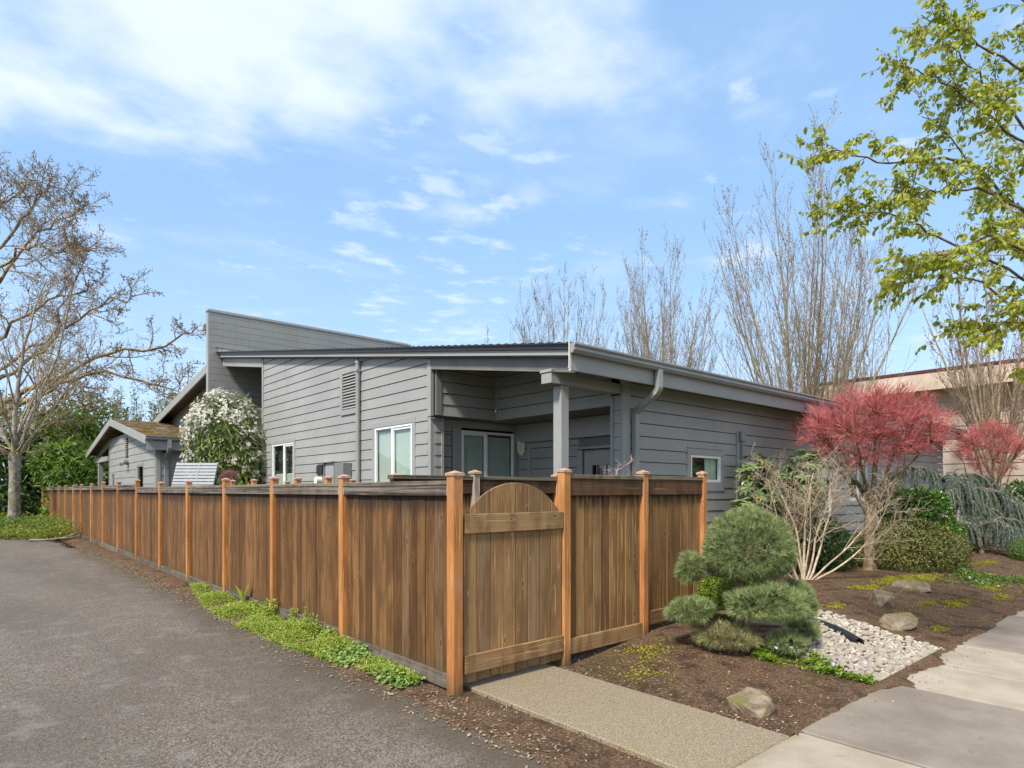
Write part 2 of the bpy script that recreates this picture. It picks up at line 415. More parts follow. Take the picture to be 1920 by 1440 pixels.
def m_soil():
    m = MT('bark_mulch_soil'); v = m.coord('Position', rnd=False)
    n = m.noise(v, 38, 5, .75, .4); n2 = m.noise(v, 4.0, 5, .65); n3 = m.noise(v, .9, 4, .6); vr = m.voro(m.coord('Position', (1, 1.7, 1), False, (0, 0, .5)), 60, out='Color')
    bw = m.N('ShaderNodeRGBToBW'); m.L(vr, bw.inputs[0])
    c = m.mix(m.ramp(n, .3, .7), (.075, .043, .024), (.27, .165, .095))
    c = m.mix(m.ramp(bw.outputs[0], .70, .95, 0, .75), c, (.44, .29, .18))
    c = m.mix(m.ramp(n2, .46, .64, 0, .7), c, (.060, .037, .023))
    c = m.mix(m.ramp(n3, .55, .70, 0, .35), c, (.11, .095, .035))
    mp = m.noise(v, 2.1, 5, .7); c = m.mix(m.ramp(mp, .60, .68, 0, .55), c, (.17, .165, .030))
    m.bump(m.math('ADD', n, m.math('MULTIPLY', bw.outputs[0], .8)), .035, 1.0)
    return m.done(c, .95, spec=.15)
M['soil'] = m_soil()
def m_aggr(name='exposed_aggregate'):
    m = MT(name); v = m.coord('Position', rnd=False)
    vc = m.voro(v, 120, out='Color'); bw = m.N('ShaderNodeRGBToBW'); m.L(vc, bw.inputs[0]); d = m.voro(v, 120)
    c = m.mix(bw.outputs[0], (.27, .205, .125), (.50, .405, .28)); c = m.mix(m.ramp(d, .35, .6, 0, .8), c, (.16, .125, .08))
    c = m.mix(m.ramp(m.noise(v, 2.2, 5, .65), .5, .68, 0, .35), c, (.25, .21, .10))
    m.bump(m.math('SUBTRACT', 1.0, d), .008, .8); return m.done(c, .85, spec=.3)
M['aggregate'] = m_aggr()
def m_conc(name, a, b):
    m = MT(name); v = m.coord('Position', rnd=False)
    n = m.noise(v, 1.6, 6, .65); f = m.noise(v, 90, 3, .7); sp = m.noise(v, 9, 5, .7)
    c = m.mix(m.ramp(n, .3, .7), a, b); c = m.mix(m.ramp(f, .5, .72, 0, .4), c, tuple(x * .6 for x in a)); c = m.mix(m.ramp(sp, .62, .72, 0, .5), c, tuple(x * .5 for x in a))
    s = m.N('ShaderNodeSeparateXYZ'); m.L(v, s.inputs[0])
    e = m.math('ADD', s.outputs[1], m.math('MULTIPLY', m.noise(v, 3.0, 5, .7), .55))
    c = m.mix(m.ramp(e, -2.22, -2.0, 0, .7), c, (.20, .18, .09))
    m.bump(f, .003, .6); return m.done(c, .8, spec=.3)
M['conc_light'] = m_conc('pale_concrete', (.30, .246, .180), (.41, .345, .262))
M['conc_dark'] = m_conc('weathered_dark_concrete', (.190, .154, .117), (.275, .230, .182))
def m_rock(name, a, b, cm):
    m = MT(name); v = m.coord('Object')
    n = m.noise(v, 9, 6, .7, .3); n2 = m.noise(v, 3.2, 4, .6)
    g = m.N('ShaderNodeNewGeometry'); 
    c = m.mix(m.ramp(n, .3, .7), a, b); c = m.mix(m.ramp(n2, .48, .6, 0, .8), c, cm)
    m.bump(n, .03, .8); return m.done(c, .85, spec=.25)
M['rock'] = m_rock('mossy_tan_rock', (.13, .095, .060), (.31, .24, .165), (.145, .135, .03))
M['stone'] = m_rock('pale_river_stone', (.37, .318, .245), (.56, .49, .395), (.38, .32, .24))
m = MT('mossy_shingles'); v = m.coord('Position', rnd=False); n = m.noise(v, 2.4, 6, .7)
c = m.mix(m.ramp(m.noise(v, 30, 4), .35, .65), (.16, .135, .115), (.33, .29, .25)); c = m.mix(m.ramp(n, .40, .52, 0, .9), c, m.mix(m.noise(v, 14, 4), (.10, .055, .012), (.25, .165, .03)))
m.bump(m.noise(v, 25, 4), .03, 1.0); M['mossroof'] = m.done(c, .95, spec=.1)
M['beige'] = m_paint('beige_siding_paint', (.70, .54, .43))
M['beigetrim'] = m_paint('beige_fascia_paint', (.72, .57, .45))
M['redtrim'] = m_plain('dark_red_flashing', (.14, .03, .03), .5)
m = MT('far_grass'); v = m.coord('Position', rnd=False)
M['grass'] = m.done(m.mix(m.noise(v, 1.3, 6, .7), (.045, .055, .018), (.13, .14, .045)), .95, spec=.1)
M['hill'] = m_plain('wooded_hill', (.075, .10, .085), .95, 0, .3, .05)
# ------------------------------------------------------------------ ground
def grid(name, xs, ys, zf, mat, kind='structure', xf=None):
    X, Y = np.meshgrid(xs, ys, indexing='xy')
    if xf is not None: X = xf(X, Y)
    Z = zf(X, Y)
    V = np.stack([X, Y, Z], -1).reshape(-1, 3); nx, ny = len(xs), len(ys)
    i = (np.arange(ny - 1)[:, None] * nx + np.arange(nx - 1)[None, :]).reshape(-1)
    F = np.stack([i, i + 1, i + nx + 1, i + nx], -1)
    return tag(obj_np(name, V, F, mat, smooth=True, origin=np.zeros(3)), kind=kind)
far = np.array([-900, -300, -120, -60, -40, -30, -20, -15, -10, -6, -2, 2, 6, 10, 20, 30, 50, 90, 200, 500, 1200], float)
grid('ground', far, far, lambda x, y: 0 * x - .06, M['grass'])
grid('garden_soil', np.arange(-.56, 22.1, .11), np.arange(-2.36, 2.3, .1), lambda x, y: np.where((x > .14) & (x < 1.24) & (y < .5), -.03, gh(x, y)), M['soil'])
grid('fence_strip_soil', np.array([-.56, -.48, -.4, -.32, -.24, -.16, -.08, 0, .1, .3, .7, 1.3, 3.2]), np.arange(2.2, 40, .25),
     lambda x, y: np.maximum(gh(x, y), np.where(x > .3, .02, -.03)), M['soil'])
def edge_x(X, Y):
    e = -.34 + .07 * np.sin(1.9 * Y) + .05 * np.sin(5.1 * Y + 1) + .025 * np.sin(13 * Y) - .9 * sstep(16, 25, Y)
    return np.where(X > -.05, e, X)
grid('driveway', np.array([-16, -9, -6, -4, -3, -2, -1.4, -.9, -.6, 0.0]), np.concatenate([np.arange(-14, -2.4, 1.0), np.arange(-2.4, 25.6, .12)]),
     lambda x, y: .012 * np.sin(.7 * x + .4 * y) * sstep(-.5, -1.4, x) - .004, M['asphalt'], xf=edge_x)
sw = tag(MB().box(-.30, 60, -3.95, -2.36, -.10, .004).build('sidewalk', M['conc_dark']), kind='structure')
for x0, x1, mt in ((-.30, 1.32, 'conc_light'), (1.33, 3.05, 'conc_dark'), (3.06, 4.04, 'conc_light'), (4.05, 5.27, 'conc_light'), (5.28, 7.70, 'conc_dark'), (7.71, 8.62, 'conc_light'),
                   (8.63, 10.4, 'conc_dark'), (10.41, 11.9, 'conc_light'), (11.91, 13.4, 'conc_dark'), (13.41, 14.9, 'conc_light'), (14.91, 18, 'conc_dark')):
    MB().box(x0 + .004, x1 - .004, -3.95, -2.37, -.05, .022 + (.008 if mt == 'conc_dark' else 0)).build('slab', M[mt], sw, bevel=.008)
def spill(X, Y):                         # soil washed over the edge of the pavement
    wd = .015 + .05 * np.abs(np.sin(2.1 * X) * np.sin(5.3 * X + 1)) + .20 * np.exp(-((X - 3.05) / .28) ** 2) + .12 * np.exp(-((X - 4.1) / .3) ** 2) + .10 * np.exp(-((X - 6.2) / .6) ** 2) + .03 * np.abs(np.sin(17 * X))
    return -2.345 - wd * (Y / 1.0)
xs = np.arange(1.24, 22, .05); ts = np.linspace(0, 1, 5)
X, T = np.meshgrid(xs, ts); Yv = spill(X, T); Zv = .034 + .020 * (1 - T) ** 2 - .012 * T
V = np.stack([X, Yv, Zv], -1).reshape(-1, 3); nx = len(xs); i = (np.arange(4)[:, None] * nx + np.arange(nx - 1)[None, :]).reshape(-1)
tag(obj_np('soil_spill', V, np.stack([i, i + nx, i + nx + 1, i + 1], -1), M['soil'], smooth=True, origin=np.zeros(3)), kind='structure')
gp = tag(MB().box(.17, 1.205, -2.362, .35, -.06, .018).build('garden_path', M['aggregate'], bevel=.008), kind='structure')

# distant wooded hill
xs = np.linspace(-160, 160, 60); ys = np.linspace(-60, 60, 24)
hill = grid('hill', xs, ys, lambda x, y: 48 * np.exp(-(x / 85) ** 2 - (y / 36) ** 2) + 1.2 * np.sin(x * .9) * np.sin(y * 1.1 + x * .3) + .6 * np.sin(x * 2.7 + y), M['hill'])
hill.location = (-210, 470, -3)

# ------------------------------------------------------------------ cladding tools
def vmap(axis, plane, s, z, off):
    """axis 'y': wall runs along y and faces -x;  axis 'x': runs along x and faces -y;  'Y' faces +x"""
    return (plane - off, s, z) if axis == 'y' else (s, plane - off, z)
def clip_poly(poly, fn):
    """keep the part of poly (s,z) with fn(s,z) >= 0"""
    out = []
    for i in range(len(poly)):
        a, b = poly[i], poly[(i + 1) % len(poly)]; fa, fb = fn(*a), fn(*b)
        if fa >= 0: out.append(a)
        if (fa >= 0) != (fb >= 0):
            t = fa / (fa - fb); out.append((a[0] + t * (b[0] - a[0]), a[1] + t * (b[1] - a[1])))
    return out
def clad(parent, axis, plane, s0, s1, z0, z1, zref, e, mat, holes=(), clips=(), joints=(), name='siding_board', lap=.019, thin=.004):
    k0 = math.floor((z0 - zref) / e)
    z = zref + k0 * e
    row = 0
    while z < z1 - .005:
        row += 1
        za, zb = max(z, z0), min(z + e, z1)
        rects = [(s0, s1, za, zb)]
        for (h0, h1, hz0, hz1) in holes:
            nr = []
            for (a, b, c, d) in rects:
                if h1 <= a or h0 >= b or hz1 <= c or hz0 >= d: nr.append((a, b, c, d)); continue
                if h0 > a: nr.append((a, h0, c, d))
                if h1 < b: nr.append((h1, b, c, d))
                m0, m1 = max(a, h0), min(b, h1)
                if hz0 > c: nr.append((m0, m1, c, hz0))
                if hz1 < d: nr.append((m0, m1, hz1, d))
            rects = nr
        cut = []
        for (a, b, c, d) in rects:
            js = [a] + [j for j in joints[row % len(joints)] if a + .3 < j < b - .3] + [b] if joints else [a, b]
            for p, q in zip(js[:-1], js[1:]): cut.append((p + (.004 if p != a else 0), q, c, d))
        for (a, b, c, d) in cut:
            poly = [(a, c), (b, c), (b, d - (.011 if d == z + e else 0)), (a, d - (.011 if d == z + e else 0))]  # board cut short so the dark backing stands in for the lap's shadow line
            for f in clips:
                if poly: poly = clip_poly(poly, f)
            if len(poly) < 3: continue
            if max(p[1] for p in poly) - min(p[1] for p in poly) < .006 or max(p[0] for p in poly) - min(p[0] for p in poly) < .01: continue
            off = lambda zz: thin + (lap - thin) * (1 - (zz - z) / e)
            n = len(poly)
            V = [vmap(axis, plane, s, zz, off(zz)) for s, zz in poly] + [vmap(axis, plane, s, zz, -.004) for s, zz in poly]
            F = [tuple(range(n)), tuple(reversed(range(n, 2 * n)))] + [(i, n + i, n + (i + 1) % n, (i + 1) % n) for i in range(n)]
            mb = MB(); mb.add(V, F); mb.build(name, mat, parent)
        z += e
def slab_wall(name, axis, plane, poly, mat, parent, t0=.004, t1=.09):
    """backing of a wall: polygon (s,z) behind the cladding"""
    mb = MB(); P = [vmap(axis, plane, s, z, -t0) for s, z in poly]; Q = [vmap(axis, plane, s, z, -t1) for s, z in poly]
    n = len(P); mb.add(P + Q, [tuple(range(n)), tuple(reversed(range(n, 2 * n)))] + [(i, n + i, n + (i + 1) % n, (i + 1) % n) for i in range(n)])
    return mb.build(name, mat, parent)
def bx(axis, plane, s0, s1, z0, z1, o0, o1, mb=None):
    mb = mb or MB()
    if axis == 'y': mb.box(plane - o1, plane - o0, s0, s1, z0, z1)
    else: mb.box(s0, s1, plane - o1, plane - o0, z0, z1)
    return mb
def window(parent, axis, plane, s0, s1, z0, z1, casing=(.09, .09, .10, .10), mullion=None, blind=(1, 1), sill=True, fw=.045, label=None, head=None, mat='white'):
    """white framed window set in a grey casing; blind = which lights have a lowered blind"""
    c0, c1, cb, ct = casing
    w = MB()
    bx(axis, plane, s0, s0 + fw, z0, z1, -.03, .020, w); bx(axis, plane, s1 - fw, s1, z0, z1, -.03, .020, w)
    bx(axis, plane, s0 + fw, s1 - fw, z1 - fw, z1, -.03, .0195, w); bx(axis, plane, s0 + fw, s1 - fw, z0, z0 + fw, -.03, .0195, w)
    lights = [(s0 + fw, s1 - fw)]
    if mullion:
        bx(axis, plane, mullion - .03, mullion + .03, z0 + fw, z1 - fw, -.03, .014, w)
        lights = [(s0 + fw, mullion - .03), (mullion + .03, s1 - fw)]
    win = w.build('window', M[mat], parent, bevel=.004)
    if label: win['label'] = label
    c = MB()
    if ct: bx(axis, plane, s0 - c0, s1 + c1, z1, z1 + ct, -.004, .030, c)
    if c0: bx(axis, plane, s0 - c0, s0, z0 - cb, z1, -.004, .028, c)
    if c1: bx(axis, plane, s1, s1 + c1, z0 - cb, z1, -.004, .028, c)
    if cb: bx(axis, plane, s0, s1, z0 - cb, z0, -.004, .029, c)
    if head: bx(axis, plane, s0 - c0 * .95, s1 + c1 * .95, z1 + ct + .012, z1 + ct + .045, -.004, .026, c)
    if ct or c0: c.build('casing', M['trim'], win, bevel=.004)
    for i, (a, b) in enumerate(lights):
        inner = .012 if i == 0 and mullion else 0.0
        if i == 0 and mullion:                       # sliding sash, one step further in
            f = MB()
            bx(axis, plane, a, a + .03, z0 + fw, z1 - fw, -.035, .004, f); bx(axis, plane, b - .012, b, z0 + fw, z1 - fw, -.035, .004, f)
            bx(axis, plane, a + .03, b - .012, z1 - fw - .04, z1 - fw, -.035, .0035, f); bx(axis, plane, a + .03, b - .012, z0 + fw, z0 + fw + .03, -.035, .0035, f)
            f.build('sash', M['white'], win)
        bx(axis, plane, a, b, z0 + fw, z1 - fw, -.018, -.012).build('pane', M['glass'], win)
        if blind[i % len(blind)]:
            sb = MB(); z = z0 + fw + .01; top = z1 - fw - (.05 if i else .02)
            if blind[i % len(blind)] == 2: top = z0 + .42 * (z1 - z0)
            while z < top:
                if axis == 'y': sb.add([(plane + .052, a + .01, z), (plane + .052, b - .01, z), (plane + .066, b - .01, z + .021), (plane + .066, a + .01, z + .021)], [(0, 1, 2, 3)])
                else: sb.add([(a + .01, plane + .052, z), (b - .01, plane + .052, z), (b - .01, plane + .066, z + .021), (a + .01, plane + .066, z + .021)], [(0, 1, 2, 3)])
                z += .019
            sb.build('blind', M['blind'], win)
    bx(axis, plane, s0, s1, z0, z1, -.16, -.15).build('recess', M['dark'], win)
    return win
# ------------------------------------------------------------------ the house
XW, YW = 3.0, 1.74             # planes of the long side wall (faces -x) and of the street wall (faces -y)
E, ZR = .203, 1.977
RS = .158                      # roof slope along y
YE, XE = 1.30, 2.83            # eave fascia plane, rake fascia plane
YT = 16.58                     # the block wall that the roof runs up to
under = lambda y: 3.53 + RS * (y - YE)
house = thing('house', 'grey board-sided bungalow with a long low sloping metal roof behind the wooden fence', 'house', (3.0, 1.74, 0))
sid, trim = M['siding'], M['trim']

# long side wall
roofline = lambda s, z: under(s) - .02 - z
w = slab_wall('wall', 'y', XW, [(4.83, .1), (13.09, .1), (13.09, under(13.09) - .03), (4.83, under(4.83) - .03)], M['dark'], house, .17, .22)
H1 = (5.45, 6.84, 1.60, 2.99); H2 = (10.93, 12.34, 1.60, 2.96)
hole = lambda h, c: (h[0] - c[0], h[1] + c[1], h[2] - c[2], h[3] + c[3])
cas = (.10, .10, .10, .105)
vent_h = (7.54, 8.30, 3.43, 4.25)
clad(w, 'y', XW, 4.94, 13.0, 1.1, 6.0, ZR, E, sid, [H1, H2], [roofline], [(9.4,), (7.9, 11.4), (6.6, 10.2)])
MB().box(XW - .034, XW + .05, 4.83, 4.94, 3.05, under(4.85) - .03).build('corner_board', trim, w, bevel=.005)
MB().box(XW - .034, XW + .05, 4.83, 4.91, 1.0, 3.04).build('corner_board', trim, w, bevel=.005)
MB().box(XW - .034, XW + .05, 13.0, 13.09, 1.0, under(13.0) - .03).build('corner_board', trim, w, bevel=.005)
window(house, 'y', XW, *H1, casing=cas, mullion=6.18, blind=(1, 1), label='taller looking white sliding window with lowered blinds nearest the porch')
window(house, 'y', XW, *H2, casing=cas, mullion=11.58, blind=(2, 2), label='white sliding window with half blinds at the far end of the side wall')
# louvred vent
v = bx('y', XW, 7.50, 8.32, 3.37, 4.33, -.004, .012).build('vent', M['dark'], house)
fr = MB()
for a in ((7.50, 7.60, 3.37, 4.33), (8.22, 8.32, 3.37, 4.33), (7.60, 8.22, 3.37, 3.48), (7.60, 8.22, 4.25, 4.33)): bx('y', XW, *a, .012, .042, fr)
fr.build('frame', trim, v)
for i in range(12):
    z = 3.50 + i * .0625
    MB().add([(XW - .040, 7.60, z), (XW - .040, 8.22, z), (XW - .014, 8.22, z + .034), (XW - .014, 7.60, z + .034),
              (XW - .034, 7.60, z - .004), (XW - .034, 8.22, z - .004), (XW - .012, 8.22, z + .028), (XW - .012, 7.60, z + .028)],
             [(0, 1, 2, 3), (7, 6, 5, 4), (0, 4, 5, 1), (3, 2, 6, 7), (0, 3, 7, 4), (1, 5, 6, 2)]).build('louvre', trim, v)
# round service mast next to the vent
d = MB().tube([(XW - .075, 7.44, 1.0), (XW - .075, 7.44, 4.36)], .045, 12).tube([(XW - .075, 7.44, 4.36), (XW - .075, 7.44, 4.42)], .055, 12).build('service_mast', M['gutter'], house, smooth=False)
MB().tube([(XW - .075, 7.44, 4.42), (XW - .075, 7.42, 4.48), (XW - .06, 7.36, 4.55), (XW - .03, 7.33, 4.62)], .012, 6).build('cable', M['dark'], d)
MB().box(XW - .13, XW - .01, 7.39, 7.49, 4.20, 4.24).build('clamp', M['bracket'], d)
# electricity meter and boxes
mb = MB().box(XW - .16, XW - .02, 8.86, 9.22, 1.2, 2.34).build('meter_box', M['boxgrey'], house, bevel=.01)
MB().box(XW - .20, XW - .161, 8.90, 9.18, 2.12, 2.31).build('hood', M['dark'], mb)
MB().tube([(XW - .16, 9.04, 1.98), (XW - .28, 9.04, 1.98)], .085, 16).build('meter', M['cream'], mb)
pb = MB().box(XW - .17, XW - .02, 8.38, 8.78, 1.2, 2.36).build('panel_box', trim, house, bevel=.008)
MB().box(XW - .22, XW - .171, 7.82, 8.22, 1.2, 2.34).box(XW - .17, XW - .02, 7.82, 8.22, 1.2, 2.34).build('panel_box', M['boxgrey'], house, bevel=.006)
MB().box(XW - .23, XW - .02, 8.36, 9.24, 2.365, 2.39).build('cover', trim, pb)

# ---- notch for the entry porch
XI, YI = 4.415, 4.78           # upper inner walls
w2 = slab_wall('wall', 'x', YI, [(3.03, 3.08), (XI, 3.08), (XI, 4.15), (3.03, 4.15)], M['dark'], house, .02, .08)
clad(w2, 'x', YI, 3.15, XI - .02, 3.075, 4.10, 3.075, E, sid, (), [lambda s, z: under(YI) - .02 - z])
bx('x', YI, 3.035, 3.15, 3.075, 4.05, .0, .03).build('corner_board', M['boxgrey'], w2)
w3 = slab_wall('wall', 'y', XI, [(1.96, 3.08), (YI - .02, 3.08), (YI - .02, 4.1), (1.96, 3.62)], M['dark'], house, .02, .08)
clad(w3, 'y', XI, 1.96, YI - .07, 3.075, 4.10, 3.075, E, sid, (), [lambda s, z: under(s) - .02 - z])
bx('y', XI, YI - .07, YI - .022, 3.075, 4.05, .0, .03).build('corner_board', trim, w3)
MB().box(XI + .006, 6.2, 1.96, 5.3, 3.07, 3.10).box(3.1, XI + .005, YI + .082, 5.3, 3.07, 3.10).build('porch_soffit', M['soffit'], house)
# flashing under the upper wall
MB().box(2.94, 3.24, 4.72, 4.82, 3.043, 3.055).build('flashing', M['dark'], house)
# lower walls of the porch: window wall and door wall
YD, XD = 5.10, 5.25
w4 = slab_wall('wall', 'x', YD, [(3.18, .2), (XD + .6, .2), (XD + .6, 3.06), (3.18, 3.06)], M['dark'], house, .17, .22)
PW = (3.82, 5.13, 1.35, 2.885)
clad(w4, 'x', YD, 3.20, XD, 1.1, 2.83, ZR, E, sid, [(3.60, XD, 1.1, 3.06)])
bx('x', YD, 3.60, XD, 2.93, 3.06, -.004, .026).build('trim_board', trim, w4)
bx('x', YD, 3.20, 3.60, 2.84, 3.06, -.004, .022).build('trim_board', trim, w4)
bx('x', YD, 3.62, 3.82, 1.0, 2.925, -.004, .028).build('trim_board', trim, w4)
bx('x', YD, 5.13, XD + .05, 1.0, 2.925, -.03, .024).build('trim_board', trim, w4)
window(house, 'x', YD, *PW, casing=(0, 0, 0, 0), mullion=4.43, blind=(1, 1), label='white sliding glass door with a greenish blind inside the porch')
# narrow return beside the side wall
w5 = slab_wall('wall', 'x', 4.83, [(3.05, .2), (3.24, .2), (3.24, 3.04), (3.05, 3.04)], sid, house, .004, .26)
clad(w5, 'x', 4.83, 3.055, 3.19, 1.0, 3.04, ZR, E, sid)
bx('x', 4.83, 3.19, 3.235, 1.0, 3.04, .0, .03).build('corner_board', trim, w5)
# door wall
w6 = slab_wall('wall', 'y', XD, [(1.9, .2), (5.24, .2), (5.24, 3.06), (1.9, 3.06)], M['dark'], house, .17, .22)
clad(w6, 'y', XD, 3.42, 4.70, 1.0, 2.70, ZR, E, sid)
clad(w6, 'y', XD, 4.78, 5.06, 1.0, 2.70, ZR, E, sid)
bx('y', XD, 4.70, 4.78, 1.0, 2.70, -.004, .03).build('trim_board', trim, w6)
bx('y', XD, 1.95, 5.06, 2.705, 3.06, -.004, .10).build('header_board', trim, w6)
MB().box(XD - .13, XD + .05, 2.0, 3.42, 2.49, 2.53).build('door_head', M['gutter'], w6)
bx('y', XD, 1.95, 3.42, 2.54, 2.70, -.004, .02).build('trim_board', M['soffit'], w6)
bx('y', XD, 3.30, 3.42, .3, 2.485, -.004, .05).build('door_frame', trim, w6)
bx('y', XD, 2.14, 2.24, .3, 2.485, -.004, .05).build('door_frame', trim, w6)
dm = MB(); bx('y', XD, 2.25, 2.58, .3, 2.48, -.03, .01, dm); bx('y', XD, 3.10, 3.29, .3, 2.48, -.03, .01, dm); bx('y', XD, 2.58, 3.10, 2.22, 2.48, -.03, .0095, dm); bx('y', XD, 2.58, 3.10, .3, 1.0, -.03, .0095, dm)
door = dm.build('door', trim, house, bevel=.005)
bx('y', XD, 2.58, 3.10, 1.0, 2.22, -.022, -.016).build('pane', M['glass'], door)
bx('y', XD, 2.58, 3.10, 1.0, 2.22, -.12, -.11).build('backing', M['dark'], door)
lm = MB()
for q in (2.68, 2.78, 2.90, 3.0): bx('y', XD, q - .007, q + .007, 1.0, 2.22, -.015, .0, lm)
bx('y', XD, 2.55, 3.13, 2.20, 2.245, -.0, .04, lm)
lm.build('leading', M['gutter'], door)
MB().tube([(XD - .01, 3.18, 1.25), (XD - .07, 3.18, 1.25)], .03, 10).build('knob', M['bracket'], door)
# bulkhead light
lt = MB(); P = []
for i in range(20):
    a = 2 * math.pi * i / 20; cs, sn = math.cos(a), math.sin(a)
    P.append((5.27 + .085 * (abs(cs) ** .8) * (1 if cs > 0 else -1) - .0, YD - .06, 2.62 + .165 * (abs(sn) ** .7) * (1 if sn > 0 else -1)))
P = [(XD - .02 - (p[0] - 5.27) * 0, 4.93 + (p[0] - 5.27), p[2]) for p in P]
ltb = MB().prism(P, (-.07, 0, 0)).build('wall_light', M['cream'], house, bevel=.012)
Q = [(XD - .091, 4.93 + (p[1] - 4.93) * .55, 2.62 + (p[2] - 2.62) * .68) for p in P]
MB().prism(Q, (-.035, 0, 0)).build('lens', M['blind'], ltb, bevel=.01)
g = MB()
for s in (-.03, .03): g.tube([(XD - .13, 4.93 + s, 2.50), (XD - .137, 4.93 + s, 2.62), (XD - .13, 4.93 + s, 2.74)], .006, 6)
g.build('cage', M['cream'], ltb)

# ---- street wall
w7 = slab_wall('wall', 'x', YW, [(4.47, .22), (20.5, .22), (20.5, under(YW) - .03), (4.47, under(YW) - .03)], M['dark'], house, .17, .22)
SW = (6.22, 7.18, 1.90, 2.37)
R1 = (11.18, 11.94, 1.25, 2.72); R2 = (13.0, 14.1, 1.5, 2.66); R3 = (19.3, 20.3, 1.4, 2.3)
clad(w7, 'x', YW, 4.56, 20.4, .24, 3.52, .18, E, sid, [SW, R1, R2, R3], (), [(7.0, 10.6, 14.3, 17.9), (8.8, 12.4, 16.1), (6.95, 10.1, 13.7, 17.3), (9.4, 12.9, 16.6)])
MB().box(XI - .034, XI + .06, YW - .034, YW + .03, .2, 3.5).build('corner_board', trim, w7, bevel=.005)
MB().box(XI + .06, XI + .145, YW - .034, YW + .0, .2, 3.5).build('corner_board', trim, w7, bevel=.005)
window(house, 'x', YW, *SW, casing=(.11, .11, .16, .10), blind=(0,), head=True, label='small white framed window above the end fence post')
cb_ = MB()
for i in range(14):                       # curtain gathered at one side of the small window
    x = 6.78 + i * .026
    cb_.add([(x, YW + .06 + .012 * (i % 2), 1.93), (x + .026, YW + .06 + .012 * ((i + 1) % 2), 1.93), (x + .026 - .01 * (i < 6), YW + .06 + .012 * ((i + 1) % 2), 2.34), (x - .01 * (i < 6), YW + .06 + .012 * (i % 2), 2.34)], [(0, 1, 2, 3)])
cb_.build('curtain', M['blind'], house)
window(house, 'x', YW, *R1, casing=(.08, .08, .1, .1), blind=(1,), label='tall narrow white window behind the coral red maple')
window(house, 'x', YW, *R2, casing=(.08, .08, .1, .1), mullion=13.55, blind=(0, 1), label='white window behind the trunk of the coral red maple')
window(house, 'x', YW, *R3, casing=(.08, .08, .1, .1), mullion=19.8, blind=(0, 0), label='dark window at the far end of the street wall')
# vent pipe chase
ch = MB().box(7.72, 7.92, YW - .045, YW, .3, 2.86).build('pipe_chase', trim, house, bevel=.006)
MB().tube([(7.84, YW - .075, .3), (7.84, YW - .075, 2.62)], .022, 8).build('conduit', M['gutter'], ch)
MB().box(7.76, 7.90, YW - .13, YW - .046, 2.66, 2.86).build('vent_hood', M['gutter'], ch, bevel=.02)
# end wall of the street wing beside the porch
w8 = slab_wall('wall', 'y', XI, [(YW + .03, .2), (1.94, .2), (1.94, 3.22), (YW + .03, 3.22)], sid, house, .004, .09)
clad(w8, 'y', XI, YW + .032, 1.91, .6, 3.2, ZR, E, sid)
MB().box(XI - .034, XI + .09, 1.91, 1.955, .2, 3.2).build('corner_board', trim, w8)
slab_wall('wall', 'y', XI + .2, [(1.9, .2), (1.955, .2), (1.955, 3.2), (1.9, 3.2)], sid, house)

# ---- porch post and beam
MB().box(3.115, 3.275, 1.78, 1.94, .1, 3.235).build('porch_post', trim, house, bevel=.008)
bm_ = MB().box(2.90, 4.41, 1.76, 1.96, 3.236, 3.385).build('porch_beam', trim, house, bevel=.006)
MB().box(2.885, 3.4, 1.745, 1.975, 3.386, 3.43).build('beam_cap', trim, bm_, bevel=.005)
# raking header boards under the roof in the plane of the side wall
for y0, y1 in ((1.36, 4.82), (13.10, 16.5)):
    d0 = .19 if y0 < 5 else .24
    MB().prism([(2.965, y0, under(y0) - .02 - d0), (2.965, y1, under(y1) - .02 - d0), (2.965, y1, under(y1) - .021), (2.965, y0, under(y0) - .021)], (.05, 0, 0)).build('raking_header', M['soffit' if y0 < 5 else 'siding'], house)  # near header takes the dark soffit colour to imitate shade under the roof edge
# dark recess beyond the side wall
MB().box(5.2, 5.3, 13.1, 16.5, .3, 5.6).build('recess_wall', sid, house)
MB().box(3.06, 5.2, 13.12, 13.2, .3, 5.3).build('recess_wall', sid, house)
# ---- roof
XR = 20.9
zt = lambda y: 3.655 + RS * (y - YE)
r = MB()
r.prism([(XE + .02, YE - .05, zt(YE - .05) - .03), (XE + .02, YT, zt(YT) - .03), (XE + .02, YT, zt(YT)), (XE + .02, YE - .05, zt(YE - .05))], (XR - XE - .02, 0, 0))
roof = r.build('roof', M['metalroof'], house)
V, F = [], []
xs = np.arange(XE - .06, XR, .0495); ys = [YE - .10, 6, 11, YT]
zz = .020 + .016 * (np.arange(len(xs)) % 2)
for yy in ys:
    for x, z_ in zip(xs, zz): V.append((x, yy, zt(yy) + z_))
n = len(xs)
F = [(j * n + i, j * n + i + 1, (j + 1) * n + i + 1, (j + 1) * n + i) for j in range(len(ys) - 1) for i in range(n - 1)]
mbr = MB(); mbr.add(V, F); mbr.build('corrugated_sheet', M['metalroof'], roof)
V = []
ys2 = np.arange(YE - .1, YT, .09)
for i, yy in enumerate(ys2): V += [(XE - .065, yy, zt(yy) + .012), (XE - .065, yy, zt(yy) + .030 + .016 * (i % 2)), (XE + .1, yy, zt(yy) + .03)]
F = []
for i in range(len(ys2) - 1): F += [(3 * i, 3 * i + 1, 3 * i + 4, 3 * i + 3), (3 * i + 1, 3 * i + 2, 3 * i + 5, 3 * i + 4)]
mbr = MB(); mbr.add(V, F); mbr.build('ridged_edge', M['metalroof'], roof)
